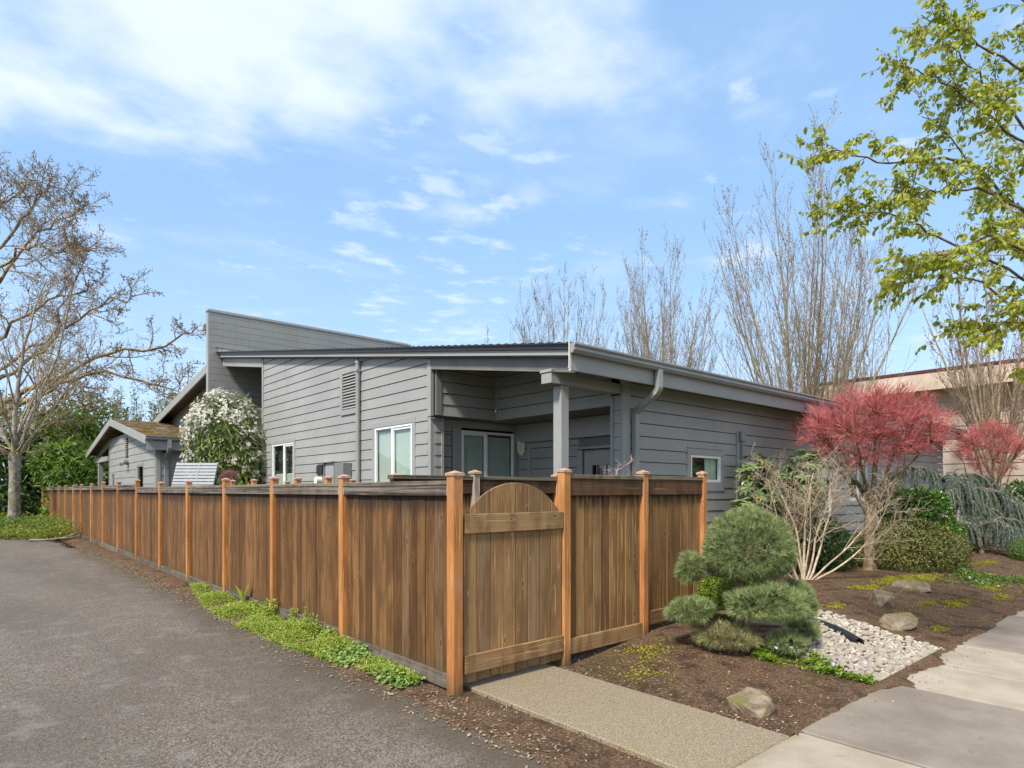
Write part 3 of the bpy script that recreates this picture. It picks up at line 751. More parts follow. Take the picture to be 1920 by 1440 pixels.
MB().prism([(XE - .035, YE - .02, zt(YE) - .05), (XE - .035, YT - .1, zt(YT - .1) - .05), (XE - .035, YT - .1, zt(YT - .1) + .012), (XE - .035, YE - .02, zt(YE) + .012)], (.03, 0, 0)).build('drip_edge', M['metalroof'], roof)
MB().prism([(XE, YE, under(YE)), (XE, YT - .25, under(YT - .25)), (XE, YT - .25, zt(YT - .25) - .05), (XE, YE, zt(YE) - .05)], (.04, 0, 0)).build('rake_fascia', trim, roof)
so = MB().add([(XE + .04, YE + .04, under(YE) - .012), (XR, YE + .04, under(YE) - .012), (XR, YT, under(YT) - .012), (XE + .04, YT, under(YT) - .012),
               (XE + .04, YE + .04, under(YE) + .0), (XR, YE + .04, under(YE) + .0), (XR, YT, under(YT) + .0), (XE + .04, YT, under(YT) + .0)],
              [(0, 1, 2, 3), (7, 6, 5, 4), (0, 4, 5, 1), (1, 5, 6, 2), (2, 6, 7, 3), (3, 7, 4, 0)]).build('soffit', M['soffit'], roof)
MB().box(XE + .0, XR, YE, YE + .04, 3.33, 3.58).build('eave_fascia', trim, roof, bevel=.004)
# gutter: half-round-ish profile run along x
prof = [(0, 0), (0, -.105), (-.05, -.125), (-.095, -.10), (-.115, -.045), (-.115, 0), (-.128, .004), (-.128, -.05), (-.105, -.112), (-.052, -.14), (.0, -.12)]
prof = [(0.0, .0), (-.002, -.125), (-.075, -.125), (-.105, -.085), (-.098, -.05), (-.125, -.022), (-.125, .0), (-.118, .0), (-.118, -.018), (-.090, -.046), (-.097, -.083), (-.072, -.118), (-.010, -.118), (-.008, 0)]
P0 = [(XE - .06, YE + a, 3.672 + b) for a, b in prof]; P1 = [(XR, YE + a, 3.672 + b) for a, b in prof]
gt = MB(); n = len(prof)
gt.add(P0 + P1, [tuple(reversed(range(n))), tuple(range(n, 2 * n))] + [(i, (i + 1) % n, n + (i + 1) % n, n + i) for i in range(n)])
gut = gt.build('gutter', M['gutter'], house)
MB().prism([(XE - .062, YE + a, 3.672 + b) for a, b in ((0, 0), (-.002, -.125), (-.075, -.125), (-.105, -.085), (-.098, -.05), (-.125, -.022), (-.125, 0))], (-.004, 0, 0)).build('end_cap', M['gutter'], gut)
ck = MB().tube([(XE - .075, YE - .02, 3.70), (XE - .075, YE - .02, 3.45), (XE - .07, YE - .015, 3.37)], .008, 6).tube([(XE - .085, YE - .02, 3.36), (XE - .06, YE - .02, 3.33), (XE - .085, YE - .03, 3.31)], .013, 6)
ck.build('hook', M['cream'], gut)
def rect_pipe(pts, w, d, name, mat, parent, ridges=()):
    """rectangular downspout following pts"""
    V, F = [], []
    for p in pts:
        x, y, z, ty, tz = p                     # position and direction (ty,tz) of the run
        ny, nz = -tz, ty                        # outward normal in the y-z plane
        for sx, sn in ((-1, -1), (1, -1), (1, 1), (-1, 1)): V.append((x + sx * w / 2, y + ny * sn * d / 2, z + nz * sn * d / 2))
    for i in range(len(pts) - 1):
        b = i * 4
        F += [(b + k, b + (k + 1) % 4, b + 4 + (k + 1) % 4, b + 4 + k) for k in range(4)]
    F += [(3, 2, 1, 0), tuple(len(V) - 4 + k for k in range(4))]
    return MB().add(V, F).build(name, mat, parent)
def s_curve(x, ya, za, yb, zb, n=26, rip=.0):
    out = []
    for i in range(n + 1):
        t = i / n
        s = t * t * (3 - 2 * t)
        y = ya + (yb - ya) * s; z = za + (zb - za) * (t * .55 + .45 * (3 * t * t - 2 * t ** 3) if False else t)
        ds = 6 * t * (1 - t) * (yb - ya); dz = zb - za
        L = math.hypot(ds, dz); out.append([x, y, z, ds / L, dz / L])
    return out
pts = [[4.64, 1.235, 3.56, 0, -1], [4.64, 1.235, 3.34, 0, -1]] + s_curve(4.64, 1.235, 3.30, YW - .075, 2.92) + [[4.64, YW - .075, 2.86, 0, -1], [4.64, YW - .075, .25, 0, -1]]
ds = rect_pipe(pts, .10, .075, 'downspout', M['gutter'], house)
rb = MB()
for i, p in enumerate(s_curve(4.64, 1.235, 3.30, YW - .075, 2.92, 22)):
    if 2 < i < 10 or 13 < i < 21:
        x, y, z, ty, tz = p; ny, nz = tz, -ty
        rb.tube([(x - .052, y + ny * -.040, z + nz * -.040), (x + .052, y + ny * -.040, z + nz * -.040)], .005, 5)
        rb.tube([(x - .053, y + ny * -.037, z + nz * -.037), (x - .053, y + ny * .037, z + nz * .037)], .004, 5)
rb.build('elbow_ridges', M['gutter'], ds)

# ---- tall block fire wall at the head of the roof
bw = MB().box(2.60, 9.9, YT + .035, YT + .19, 0, 7.33).build('block_wall', M['block'], house)
bl = MB().box(-.199, .199, -.022, .04, -.099, .099); bo = bl.build('block', M['block'], bw, bevel=.004)
bme = bo.data; bpy.data.objects.remove(bo)
for c in range(18):
    for k in range(16):
        z = 7.33 - .1015 - k * .203; x = 2.58 + .2 + c * .4
        if z < 5.2 and c > 7: continue
        if z < 5.9 and c > 12: continue
        put('block', bme, (x, YT + .03, z), bw)
MB().box(2.53, 9.9, YT - .02, YT + .21, 7.335, 7.40).build('coping', trim, bw, bevel=.006)
MB().box(2.55, 2.60, YT - .003, YT + .2, 0, 7.33).build('end_trim', trim, bw)
MB().box(2.86, 6.0, YT - .004, YT + .006, 6.10, 6.24).build('unpainted_strip', M['rawblock'], bw)
MB().box(2.75, 9.6, YT - .02, YT + .006, 6.245, 6.315).build('flashing', trim, bw)

# ---- upper gable beyond the block wall
gz = lambda y: 5.62 - RS * (y - 16.7)
wg = slab_wall('wall', 'y', 3.05, [(16.85, 1), (32, 1), (32, gz(32) - .05), (16.85, gz(16.85) - .05)], sid, house, .004, .1)
GW = (16.95, 17.75, 4.55, 5.2)
clad(wg, 'y', 3.05, 16.85, 27, 3.2, 5.6, ZR, E, sid, [(16.85, 17.95, 4.4, 6)], [lambda s, z: gz(s) - .03 - z], [(22.,), (20.,)])
window(house, 'y', 3.05, 17.0, 17.75, 4.5, 5.2, casing=(.1, .12, .1, 0), blind=(1,), label='small clerestory window tucked under the upper gable roof')
MB().prism([(2.55, 16.79, gz(16.79) - .16), (2.55, 32, gz(32) - .16), (2.55, 32, gz(32) + .10), (2.55, 16.79, gz(16.79) + .10)], (.05, 0, 0)).build('rake_fascia', trim, roof)
MB().prism([(2.60, 16.79, gz(16.79) - .02), (2.60, 32, gz(32) - .02), (2.60, 32, gz(32) + .09), (2.60, 16.79, gz(16.79) + .09)], (7, 0, 0)).build('upper_roof', M['metalroof'], roof)

# ------------------------------------------------------------------ low gabled outbuilding with a mossy roof
XG, YL, YRg, YP = 1.40, 26.3, 17.9, 23.7
gar = thing('outbuilding', 'low grey gabled outbuilding with a mossy shingle roof beyond the long fence', 'outbuilding', (1.4, 22.1, 0))
gr = lambda y: 4.36 - .168 * abs(y - YP)
wga = slab_wall('wall', 'y', XG, [(YRg, 0), (YL, 0), (YL, gr(YL) - .1), (YP, gr(YP) - .1), (YRg, gr(YRg) - .1)], M['dark'], gar, .17, .25)
G1, G2 = (19.75, 20.75, 1.2, 2.62), (25.15, 25.75, 1.2, 2.45)
clad(wga, 'y', XG, YRg + .14, YL - .1, 1.0, 4.3, ZR, .262, sid, [G1, G2], [lambda s, z: gr(s) - .09 - z], [(21.4,), (23.2,), (20.6, 24.2)])
MB().box(XG - .034, XG + .06, YRg - .0, YRg + .14, .3, gr(YRg) - .1).build('corner_board', trim, wga)
MB().box(XG - .034, XG + .06, YL - .1, YL, .3, gr(YL) - .1).build('corner_board', trim, wga)
window(gar, 'y', XG, *G1, casing=(.0, .12, .1, .1), blind=(0,), mat='trim', label='dark window near the downspout'); window(gar, 'y', XG, *G2, casing=(.09, .09, .1, .1), blind=(1,), mat='trim', label='narrow pale window near the carport post')
wgb = slab_wall('wall', 'x', YRg, [(XG, 0), (4, 0), (4, gr(YRg) - .1), (XG, gr(YRg) - .1)], sid, gar, .004, .1)
clad(wgb, 'x', YRg, XG + .1, 3.0, 1.0, 2.95, ZR, .262, sid)
MB().box(XG, XG + .1, YRg - .034, YRg, .3, 3.1).build('corner_board', trim, wgb)
sh = MB()
for sgn, yy in ((1, 29.9), (-1, 17.5)):
    sh.prism([(1.06, YP, gr(YP) + .02), (1.06, yy, gr(yy) + .02), (1.06, yy, gr(yy) + .10), (1.06, YP, gr(YP) + .10)], (3.4, 0, 0))
groof = sh.build('roof', M['mossroof'], gar)
# courses of shingles on the near slope
for k in range(22):
    y0 = 17.46 + k * .285; y1 = y0 + .30
    V = []
    nx = 26
    cr = MB(); x = 1.03
    rr = random.Random(k)
    while x < 4.4:
        wdt = rr.uniform(.11, .22); j = rr.uniform(-.02, .02); t = rr.uniform(.014, .03)
        cr.add([(x, y0 + j, gr(y0) + .10 + t), (x + wdt - .008, y0 + j, gr(y0) + .10 + t), (x + wdt - .008, y1, gr(y1) + .106), (x, y1, gr(y1) + .106),
                (x, y0 + j, gr(y0) + .10), (x + wdt - .008, y0 + j, gr(y0) + .10)], [(0, 1, 2, 3), (4, 5, 1, 0), (4, 0, 3), (5, 2, 1)])
        x += wdt
    cr.build('shingle_course', M['mossroof'], groof)
for yy in (29.9, 17.5):
    MB().prism([(1.0, YP, gr(YP) - .13), (1.0, yy, gr(yy) - .13), (1.0, yy, gr(yy) + .115), (1.0, YP, gr(YP) + .115)], (.05, 0, 0)).build('rake_fascia', trim, groof)
MB().prism([(1.38, YL, gr(YL) - .25), (1.38, 29.7, gr(29.7) - .25), (1.38, 29.7, gr(29.7) + .0), (1.38, YL, gr(YL) + .0)], (.06, 0, 0)).build('rake_beam', trim, groof)
MB().box(1.05, 4.4, 17.50, 17.54, 3.02, 3.30).build('eave_fascia', trim, groof)
MB().prism([(1.0, 17.5 + a, 3.44 + b) for a, b in ((0, 0), (-.002, -.125), (-.075, -.125), (-.105, -.085), (-.098, -.05), (-.125, -.022), (-.125, 0))], (3.4, 0, 0)).build('gutter', M['gutter'], gar)
pts = [[1.66, 17.43, 3.34, 0, -1], [1.66, 17.43, 3.12, 0, -1]] + s_curve(1.66, 17.43, 3.08, 17.82, 2.72, 10) + [[1.66, 17.82, .2, 0, -1]]
rect_pipe(pts, .11, .085, 'downspout', M['gutter'], gar)
MB().box(1.32, 1.50, 28.6, 28.78, 0, 2.98).build('carport_post', trim, gar, bevel=.006)
MB().box(1.30, 1.52, 26.32, 29.75, 2.98, 3.18).build('carport_beam', trim, gar, bevel=.006)
v = bx('y', XG, 22.35, 22.80, 2.98, 3.72, .02, .03).build('vent', M['dark'], gar)
for i in range(10):
    bx('y', XG, 22.38, 22.77, 3.02 + i * .07, 3.05 + i * .07, .031, .055).build('louvre', trim, v)
fl = MB().tube([(XG - .02, 22.35, 2.80), (XG - .12, 22.35, 2.80)], .10, 12).build('flood_light', M['boxgrey'], gar)
for s in (-.19, .19):
    MB().tube([(XG - .10, 22.35 + s * .4, 2.80), (XG - .18, 22.35 + s * .8, 2.80), (XG - .18, 22.35 + s * .8, 2.78), (XG - .27, 22.35 + s * .9, 2.72)], [.03, .04, .06, .08], 12).build('lamp_head', M['bench'], fl)

# ------------------------------------------------------------------ neighbour's building on the right
nb = thing('apartment_building', 'pale beige two storey building with deep fascia behind the bare trees', 'building', (34, 2, 0))
NX = 34.0
wn = slab_wall('wall', 'y', NX, [(-40, 0), (11, 0), (11, 7.0), (-40, 7.0)], M['dark'], nb, .17, .3)
wins = [(5.6, 6.9, 4.3, 5.9), (0.3, 1.7, 4.4, 5.8), (-3.2, -1.8, 4.4, 5.8), (4.6, 6.0, 1.2, 2.6), (-2, -.4, 1.2, 2.6), (8.3, 9.4, 4.3, 5.8)]
clad(wn, 'y', NX, -14, 11, .0, 6.95, 0, .62, M['beige'], wins, lap=.05)
for i, wd in enumerate(wins):
    window(nb, 'y', NX, *wd, casing=(.1, .1, .1, .1), mullion=(wd[0] + wd[1]) / 2, blind=(1, 0), fw=.07)
MB().box(NX - 1.05, NX - .95, -40, 11.4, 6.75, 7.62).build('fascia', M['beigetrim'], nb)
MB().box(NX - 1.1, NX + 12, -40, 11.45, 7.63, 7.76).build('roof_edge', M['redtrim'], nb)
MB().box(NX - .94, NX + 11, -40, 11.3, 6.9, 7.0).build('soffit', M['beige'], nb)
# ------------------------------------------------------------------ fences
def board_mesh(w, t, h, mat, name, rnd=0.0):
    """one upright board with eased edges, base centre at the origin, thickness along x"""
    c = .005; a, b = w / 2, t / 2
    prof = [(-b, -a + c), (-b + c, -a), (b - c, -a), (b, -a + c), (b, a - c), (b - c, a), (-b + c, a), (-b, a - c)]
    n = 8
    V = [(x, y, 0) for x, y in prof] + [(x, y, h) for x, y in prof]
    F = [tuple(reversed(range(n))), tuple(range(n, 2 * n))] + [(i, (i + 1) % n, n + (i + 1) % n, n + i) for i in range(n)]
    me = bpy.data.meshes.new(name); me.from_pydata(V, [], F); me.update(); me.materials.append(mat); return me
def cap_mesh(s=.055):
    V = [(-s, -s, 0), (s, -s, 0), (s, s, 0), (-s, s, 0), (-s, -s, .022), (s, -s, .022), (s, s, .022), (-s, s, .022), (0, 0, .045)]
    q = s * .80
    V += [(-q, -q, -.012), (q, -q, -.012), (q, q, -.012), (-q, q, -.012)]
    F = [(0, 1, 5, 4), (1, 2, 6, 5), (2, 3, 7, 6), (3, 0, 4, 7), (4, 5, 8), (5, 6, 8), (6, 7, 8), (7, 4, 8), (9, 10, 1, 0), (10, 11, 2, 1), (11, 12, 3, 2), (12, 9, 0, 3), (12, 11, 10, 9)]
    me = bpy.data.meshes.new('cap'); me.from_pydata(V, [], F); me.update(); me.materials.append(M['copper']); return me
CAP = cap_mesh(); CAPB = cap_mesh(.062)
def post(root, x, y, z0, z1, mat='post', half=.045, cap=CAP):
    mb = MB().box(x - half, x + half, y - half, y + half, z0, z1 - .045).build('post', M[mat], root, bevel=.006)
    put('cap', cap, (x, y, z1 - .045), mb)
    return mb
rf = random.Random(3)
# long fence beside the drive
lf = thing('wooden_fence', 'long brown cedar board fence with orange posts beside the asphalt drive', 'fence', (0, 0, 0))
LY = [0, 2.10, 4.19, 6.28, 8.50, 10.7, 13.1, 15.55, 18.0, 20.3, 22.7, 24.7, 27.2, 29.6, 32.4, 35.2, 37.2]
LTOP = [1.92, 1.935, 1.95, 1.96, 1.95, 1.945, 2.03, 2.02, 2.03, 2.0, 1.99, 1.98, 1.98, 1.97, 1.97, 1.96, 1.96]
LBOT = [.025, .075, .06, .04, .03, .03, .06, .05, .06, .06, .06, .06, .06, .06, .06, .06]
post(lf, 0, 0, -.08, 1.925, half=.052, cap=CAPB)
for y, zt_ in zip(LY[1:], LTOP[1:]): post(lf, 0, y, -.05, zt_)
BM = {}
def boards_along(root, axis, fixed, a, b, z0, z1, mat, w=.14, t=.018, gap=.007):
    n = max(1, round((b - a) / w)); w = (b - a) / n
    key = (round(w, 2), round(z1 - z0, 2), mat)
    for i in range(n):
        for_w = w - gap
        k2 = (round(for_w, 3), round(z1 - z0, 3), mat)
        if k2 not in BM: BM[k2] = board_mesh(for_w, t, z1 - z0, M[mat], 'board')
        s = a + (i + .5) * w; j = rf.uniform(-.004, .004)
        tw = rf.uniform(-.03, .03)
        if axis == 'y': put('board', BM[k2], (fixed + j, s, z0), root, rz=tw)
        else: put('board', BM[k2], (s, fixed + j, z0), root, rz=math.pi / 2 + tw)
for i in range(len(LY) - 1):
    a, b = LY[i] + .047, LY[i + 1] - .047
    ztop = 1.838 if i < 6 else 1.905
    zb = LBOT[i]
    boards_along(lf, 'y', .018, a, b, zb + .03, ztop - .03, 'board')
    MB().box(-.034, .006, a + .004, b - .004, ztop - .135, ztop - .044).build('rail', M['rail_y'], lf, bevel=.004)
    MB().box(-.040, .060, a + .003, b - .003, ztop - .042, ztop).build('cap_rail', M['cap_y'], lf, bevel=.004)
    MB().box(-.032, .006, a + .004, b - .004, zb, zb + .125).build('kickboard', M['kick_y'], lf, bevel=.004)
    if i < 4:
        for s in (a + .004, b - .026): MB().box(-.0375, .0, s, s + .022, ztop - .130, ztop - .05).build('bracket', M['bracket'], lf)
# street fence right of the gate
sf = thing('wooden_fence', 'short brown board fence with two dark-railed bays right of the arched gate', 'fence', (1.35, 0, 0))
for x, z0, z1, hf in ((1.349, -.02, 1.98, .048), (2.63, .02, 1.985, .045), (3.84, .1, 2.0, .045)): post(sf, x, 0, z0, z1, half=hf)
for a, b, zb, zt_ in ((1.40, 2.583, .10, 1.915), (2.677, 3.793, .215, 1.918)):
    boards_along(sf, 'x', .018, a, b, zb + .04, zt_ - .03, 'board2', w=.137)
    MB().box(a + .003, b - .003, -.032, .006, zt_ - .215, zt_ - .044).build('rail', M['rail_x'], sf, bevel=.004)
    MB().box(a + .002, b - .002, -.045, .07, zt_ - .042, zt_).build('cap_rail', M['cap_x'], sf, bevel=.004)
    MB().box(a + .003, b - .003, -.030, .006, zb, zb + .158).build('kickboard', M['kick_x'], sf, bevel=.004)
# gate
gt = thing('gate', 'arched brown wooden gate of eight upright boards between two orange posts', 'gate', (.1, -.02, 0))
g0, g1 = .075, 1.292; nb_ = 8; gw = (g1 - g0) / nb_
sh_, pk = 1.50, 1.825
Rg = ((g1 - g0) ** 2 / 4 + (pk - sh_) ** 2) / (2 * (pk - sh_)); cxg, czg = (g0 + g1) / 2, pk - Rg
arc = lambda x: czg + math.sqrt(max(0, Rg * Rg - (x - cxg) ** 2))
for i in range(nb_):
    a, b = g0 + i * gw + .003, g0 + (i + 1) * gw - .003
    bz = .07 + .006 * (i % 3)
    top = [(b - (b - a) * t, -.022, arc(b - (b - a) * t)) for t in np.linspace(0, 1, 6)]
    MB().prism([(a, -.022, bz), (b, -.022, bz)] + top, (0, .02, 0)).build('board', M['gateboard'], gt, bevel=.004)
pts = [(x, arc(x)) for x in np.linspace(g0, g1, 25)]
am = MB()
for (xa, za), (xb, zb) in zip(pts[:-1], pts[1:]):
    am.add([(xa, -.026, za), (xb, -.026, zb), (xb, -.026, zb + .012), (xa, -.026, za + .012), (xa, .002, za), (xb, .002, zb), (xb, .002, zb + .012), (xa, .002, za + .012)],
           [(0, 1, 2, 3), (7, 6, 5, 4), (3, 2, 6, 7), (1, 0, 4, 5)])
MB().box(g0, g1 + .0, -.046, -.0225, 1.375, 1.545).build('rail', M['gaterail'], gt, bevel=.004)
MB().box(g0, g1 + .0, -.046, -.0225, .155, .315).build('rail', M['gaterail'], gt, bevel=.004)
nl = MB()
for z in (1.42, 1.50, .20, .275):
    for i in range(nb_):
        x = g0 + (i + .5) * gw + rf.uniform(-.02, .02); nl.tube([(x, -.0462, z), (x, -.0485, z)], .0045, 6)
nl.build('nail_heads', M['bracket'], gt)
# fence of the bin enclosure behind the gate and along the yard
ef = thing('wooden_fence', 'inner fence with a silvered post showing behind the arched gate', 'fence', (1.1, 1.2, 0))
post(ef, 1.13, 1.18, 0, 1.985, 'palepost', .042)
post(ef, 2.45, 1.2, 0, 1.97)
for a, b in ((.07, 1.085), (1.176, 2.40)):
    boards_along(ef, 'x', 1.225, a, b, .1, 1.87, 'board2', w=.14)
    MB().box(a, b, 1.172, 1.212, 1.715, 1.868).build('rail', M['rail_x'], ef, bevel=.004)
    MB().box(a, b, 1.150, 1.27, 1.87, 1.912).build('cap_rail', M['cap_x'], ef, bevel=.004)
yf = thing('wooden_fence', 'yard fence whose capped post tops show just above the long fence', 'fence', (1.13, 5, 0))
for y in (2.92, 4.95, 6.15, 8.3, 9.6, 11.2): post(yf, 1.13, y, 0, 1.985)
MB().box(1.09, 1.16, 1.23, 11.2, 1.70, 1.83).build('rail', M['cap_y'], yf)
boards_along(yf, 'y', 1.18, 1.24, 11.2, .1, 1.8, 'board', w=.145)
hf = thing('wooden_fence', 'deck railing posts with caps just in front of the side wall', 'fence', (2.5, 8, 0))
for y in (6.83, 10.1, 12.9): post(hf, 2.5, y, 0, 1.985)
MB().box(2.46, 2.54, 6.83, 12.9, 1.62, 1.74).build('rail', M['cap_y'], hf); MB().box(2.47, 2.53, 6.83, 12.9, .5, .6).build('rail', M['cap_y'], hf)
# old fence far left behind the trees
of = thing('wooden_fence', 'old grey upright board fence behind the mossy tree at far left', 'fence', (-6, 39.5, 0))
r_ = random.Random(9); ob = MB()
x = -16.0
while x < .6:
    ob.box(x, x + .135, 39.5, 39.52 + r_.uniform(0, .01), 0, 2.05 + r_.uniform(-.06, .06)); x += .145
ob.build('boards', M['oldfence'], of); of.children[0]['kind'] = 'stuff'
for y in (0,): MB().tube([(.75, 39.2, 0), (.75, 39.2, 2.35)], .06, 10).build('metal_post', M['steel'], of)
# ------------------------------------------------------------------ plant tools
def unit(v): return v / (np.linalg.norm(v, axis=-1, keepdims=True) + 1e-9)
def rdir(n): return unit(rs.normal(size=(n, 3)))
def leaves6(P, D, N, L, Wd, fold=.25, droop=.15):
    """folded leaves: 6 vertices, two quads each"""
    n = len(P); L = np.broadcast_to(L, n)[:, None]; Wd = np.broadcast_to(Wd, n)[:, None]
    D = unit(D); S = unit(np.cross(D, N)); N = np.cross(S, D)
    a = P + D * L * .30 - N * L * droop * .1; b = P + D * L * .68 - N * L * droop * .5
    V = np.stack([P, a + S * Wd * .46 + N * fold * Wd, b + S * Wd * .40 + N * fold * Wd * .7, P + D * L - N * L * droop, b - S * Wd * .40 + N * fold * Wd * .7, a - S * Wd * .46 + N * fold * Wd], 1)
    i = np.arange(n)[:, None] * 6
    F = np.concatenate([i + np.array([[0, 1, 2, 3]]), i + np.array([[0, 3, 4, 5]])])
    return V.reshape(-1, 3), F
def needles(P, D, L, w):
    n = len(P); L = np.broadcast_to(L, n)[:, None]; D = unit(D); S = unit(np.cross(D, rdir(n)))
    V = np.stack([P - S * w, P + S * w, P + D * L], 1)
    return V.reshape(-1, 3), np.arange(n * 3).reshape(-1, 3)
def tints(n, k, lo=0., hi=1.): return np.repeat(rs.uniform(lo, hi, n), k)
def grow(p, d, L, n, wig, trop):
    pts = [p]; st = L / n
    for i in range(n):
        d = d + rs.normal(size=3) * wig + trop
        d = d / np.linalg.norm(d); p = p + d * st; pts.append(p)
    return np.array(pts)
def turn(d, ang, az=None):
    a = np.cross(d, [0, 0, 1.]) if abs(d[2]) < .95 else np.cross(d, [1., 0, 0])
    a /= np.linalg.norm(a); b = np.cross(d, a); az = rs.uniform(0, 2 * np.pi) if az is None else az
    s = a * math.cos(az) + b * math.sin(az)
    return d * math.cos(ang) + s * math.sin(ang)
def skel(p, d, L, r, specs, lvl=0, out=None):
    """recursive branches; specs[lvl] = dict(n, wig, trop, kids, ang, ratio, start, rr, tip)"""
    if out is None: out = [[] for _ in specs]
    s = specs[lvl]
    pts = grow(p, d, L, s['n'], s['wig'], np.array(s.get('trop', (0, 0, 0)), float))
    rad = np.linspace(1, s.get('tip', .25), len(pts)) * r
    out[lvl].append((pts, rad))
    if lvl + 1 < len(specs):
        k = s['kids']; k = int(k * max(.35, min(1.3, L / s.get('ref', L))) + rs.random())
        for j in range(k):
            t = s['start'] + (1 - s['start']) * ((j + rs.random()) / k)
            q = t * (len(pts) - 1); i0 = min(int(q), len(pts) - 2); fr = q - i0
            pp = pts[i0] * (1 - fr) + pts[i0 + 1] * fr; tg = pts[i0 + 1] - pts[i0]; tg = tg / np.linalg.norm(tg)
            dd = turn(tg, rs.uniform(*s['ang']))
            l2 = L * rs.uniform(*s['ratio']) * (1 - s.get('taper', .45) * t); r2 = (rad[i0] * (1 - fr) + rad[i0 + 1] * fr) * s['rr']
            skel(pp, dd, l2, max(r2, s.get('rmin', .003)), specs, lvl + 1, out)
    return out
def flat(x): return [b for l in x for b in l]
def ends(lst): return np.array([b[0][-1] for b in lst]), unit(np.array([b[0][-1] - b[0][-2] for b in lst]))
def along(lst, per, jit=0.0):
    """points scattered along branches"""
    P, D = [], []
    for pts, _ in lst:
        n = per if not callable(per) else per(pts)
        t = rs.uniform(.1, 1, n) * (len(pts) - 1); i = np.minimum(t.astype(int), len(pts) - 2); f = (t - i)[:, None]
        P.append(pts[i] * (1 - f) + pts[i + 1] * f); D.append(pts[i + 1] - pts[i])
    return np.concatenate(P), unit(np.concatenate(D))
def lumpy(n, R, lumps=9, amp=.22, up=None):
    """points on a lumpy ellipsoid: returns offsets and outward normals"""
    d = rdir(n)
    if up is not None: d[:, 2] = np.where(d[:, 2] < up, -d[:, 2] * .6 + up * .0, d[:, 2]); d = unit(d)
    c = rdir(lumps); h = np.exp(5 * (d @ c.T - 1)) ; k = 1 - amp * .5 + amp * h.max(1)
    return d * np.array(R) * k[:, None], unit(d / np.array(R))
def leaf_ball(name, center, R, n, L, Wd, mat, parent=None, shell=.45, amp=.25, lumps=10, up=None, droop=.2, spread=.8, lo=0., hi=1.):
    off, nr = lumpy(n, R, lumps, amp, up)
    dep = 1 - shell * rs.random(n) ** 2.2
    P = np.array(center) + off * dep[:, None]
    D = unit(nr * .5 + rdir(n) * spread + np.array([0, 0, -droop])); Nn = unit(nr + rdir(n) * .5)
    V, F = leaves6(P, D, Nn, L * rs.uniform(.7, 1.25, n), Wd * rs.uniform(.75, 1.2, n))
    return obj_np(name, V, F, mat, parent, {'tint': tints(n, 6, lo, hi)})
def stems_of(name, base, center, R, n, r, mat, parent):
    L = []
    for i in range(n):
        tgt = np.array(center) + rdir(1)[0] * np.array(R) * .75
        b = np.array(base) + np.array([rs.normal() * .05, rs.normal() * .05, -.05])
        m = (b + tgt) / 2 + rs.normal(size=3) * .06; m[2] -= .05
        t = np.linspace(0, 1, 6)[:, None]; pts = (1 - t) ** 2 * b + 2 * t * (1 - t) * m + t ** 2 * tgt
        L.append((pts, np.linspace(r, r * .3, 6)))
    V, F = tube_np(L, 5); return obj_np(name, V, F, mat, parent, smooth=True)

M['bark_brown'] = m_bark('brown_bark', (.075, .052, .036), (.20, .15, .11), .3)
M['bark_pale'] = m_bark('pale_mossy_bark', (.15, .125, .095), (.36, .32, .26), .55, (.20, .16, .045), 6)
M['bark_gnarl'] = m_bark('lichened_bark', (.13, .09, .055), (.32, .235, .145), .65, (.36, .25, .05), 5)
M['bark_tan'] = m_bark('tan_smooth_bark', (.24, .18, .12), (.42, .33, .23), .12, (.15, .14, .05), 5)
M['twig_grey'] = m_bark('grey_twig_bark', (.22, .17, .11), (.44, .35, .24), .25, (.22, .17, .06), 6)
M['twig_up'] = m_bark('upright_twig_bark', (.20, .15, .092), (.40, .32, .20), .2, (.24, .20, .07), 3)
M['twig_bare'] = m_bark('bleached_twig_bark', (.36, .275, .18), (.60, .48, .34), .10, (.2, .18, .08), 14)
M['twig_red'] = m_bark('coral_red_twig', (.36, .075, .075), (.64, .21, .19), 0, scale=5)
M['twig_redbrown'] = m_bark('red_brown_twig', (.15, .060, .042), (.28, .125, .085), 0, scale=5)
M['bark_maple'] = m_bark('olive_brown_bark', (.11, .075, .042), (.27, .20, .12), .4, (.14, .13, .03), 9)
M['bud'] = m_leaf('brown_red_buds', (.10, .045, .03), (.26, .13, .07), .6, .15)
M['bud_red'] = m_leaf('dark_red_buds', (.16, .035, .03), (.36, .11, .08), .6, .2)
M['bud_tan'] = m_leaf('tan_buds', (.13, .08, .05), (.30, .20, .12), .6, .15)
M['leaf_spring'] = m_leaf('fresh_spring_leaf', (.24, .29, .014), (.55, .57, .07), .42, .5, (.62, .58, .13))
M['leaf_rhodo'] = m_leaf('rhododendron_leaf', (.075, .130, .040), (.27, .33, .13), .33, .15, (.30, .30, .05))
M['leaf_dark'] = m_leaf('dark_glossy_leaf', (.018, .045, .012), (.075, .14, .022), .28, .2)
M['leaf_mid'] = m_leaf('mid_green_leaf', (.050, .105, .014), (.22, .32, .045), .4, .3)
M['leaf_olive'] = m_leaf('olive_bronze_leaf', (.075, .090, .018), (.23, .24, .055), .5, .2, (.15, .09, .045))
M['leaf_camellia'] = m_leaf('camellia_leaf', (.045, .105, .013), (.15, .28, .03), .26, .2)
M['leaf_lime'] = m_leaf('lime_green_leaf', (.13, .17, .02), (.36, .38, .06), .5, .4)
M['leaf_box'] = m_leaf('boxwood_leaf', (.09, .17, .012), (.26, .37, .03), .4, .3)
M['leaf_weed'] = m_leaf('fresh_weed_leaf', (.20, .29, .02), (.50, .56, .12), .5, .4)
M['leaf_weed2'] = m_leaf('round_weed_leaf', (.16, .28, .06), (.36, .50, .15), .5, .35)
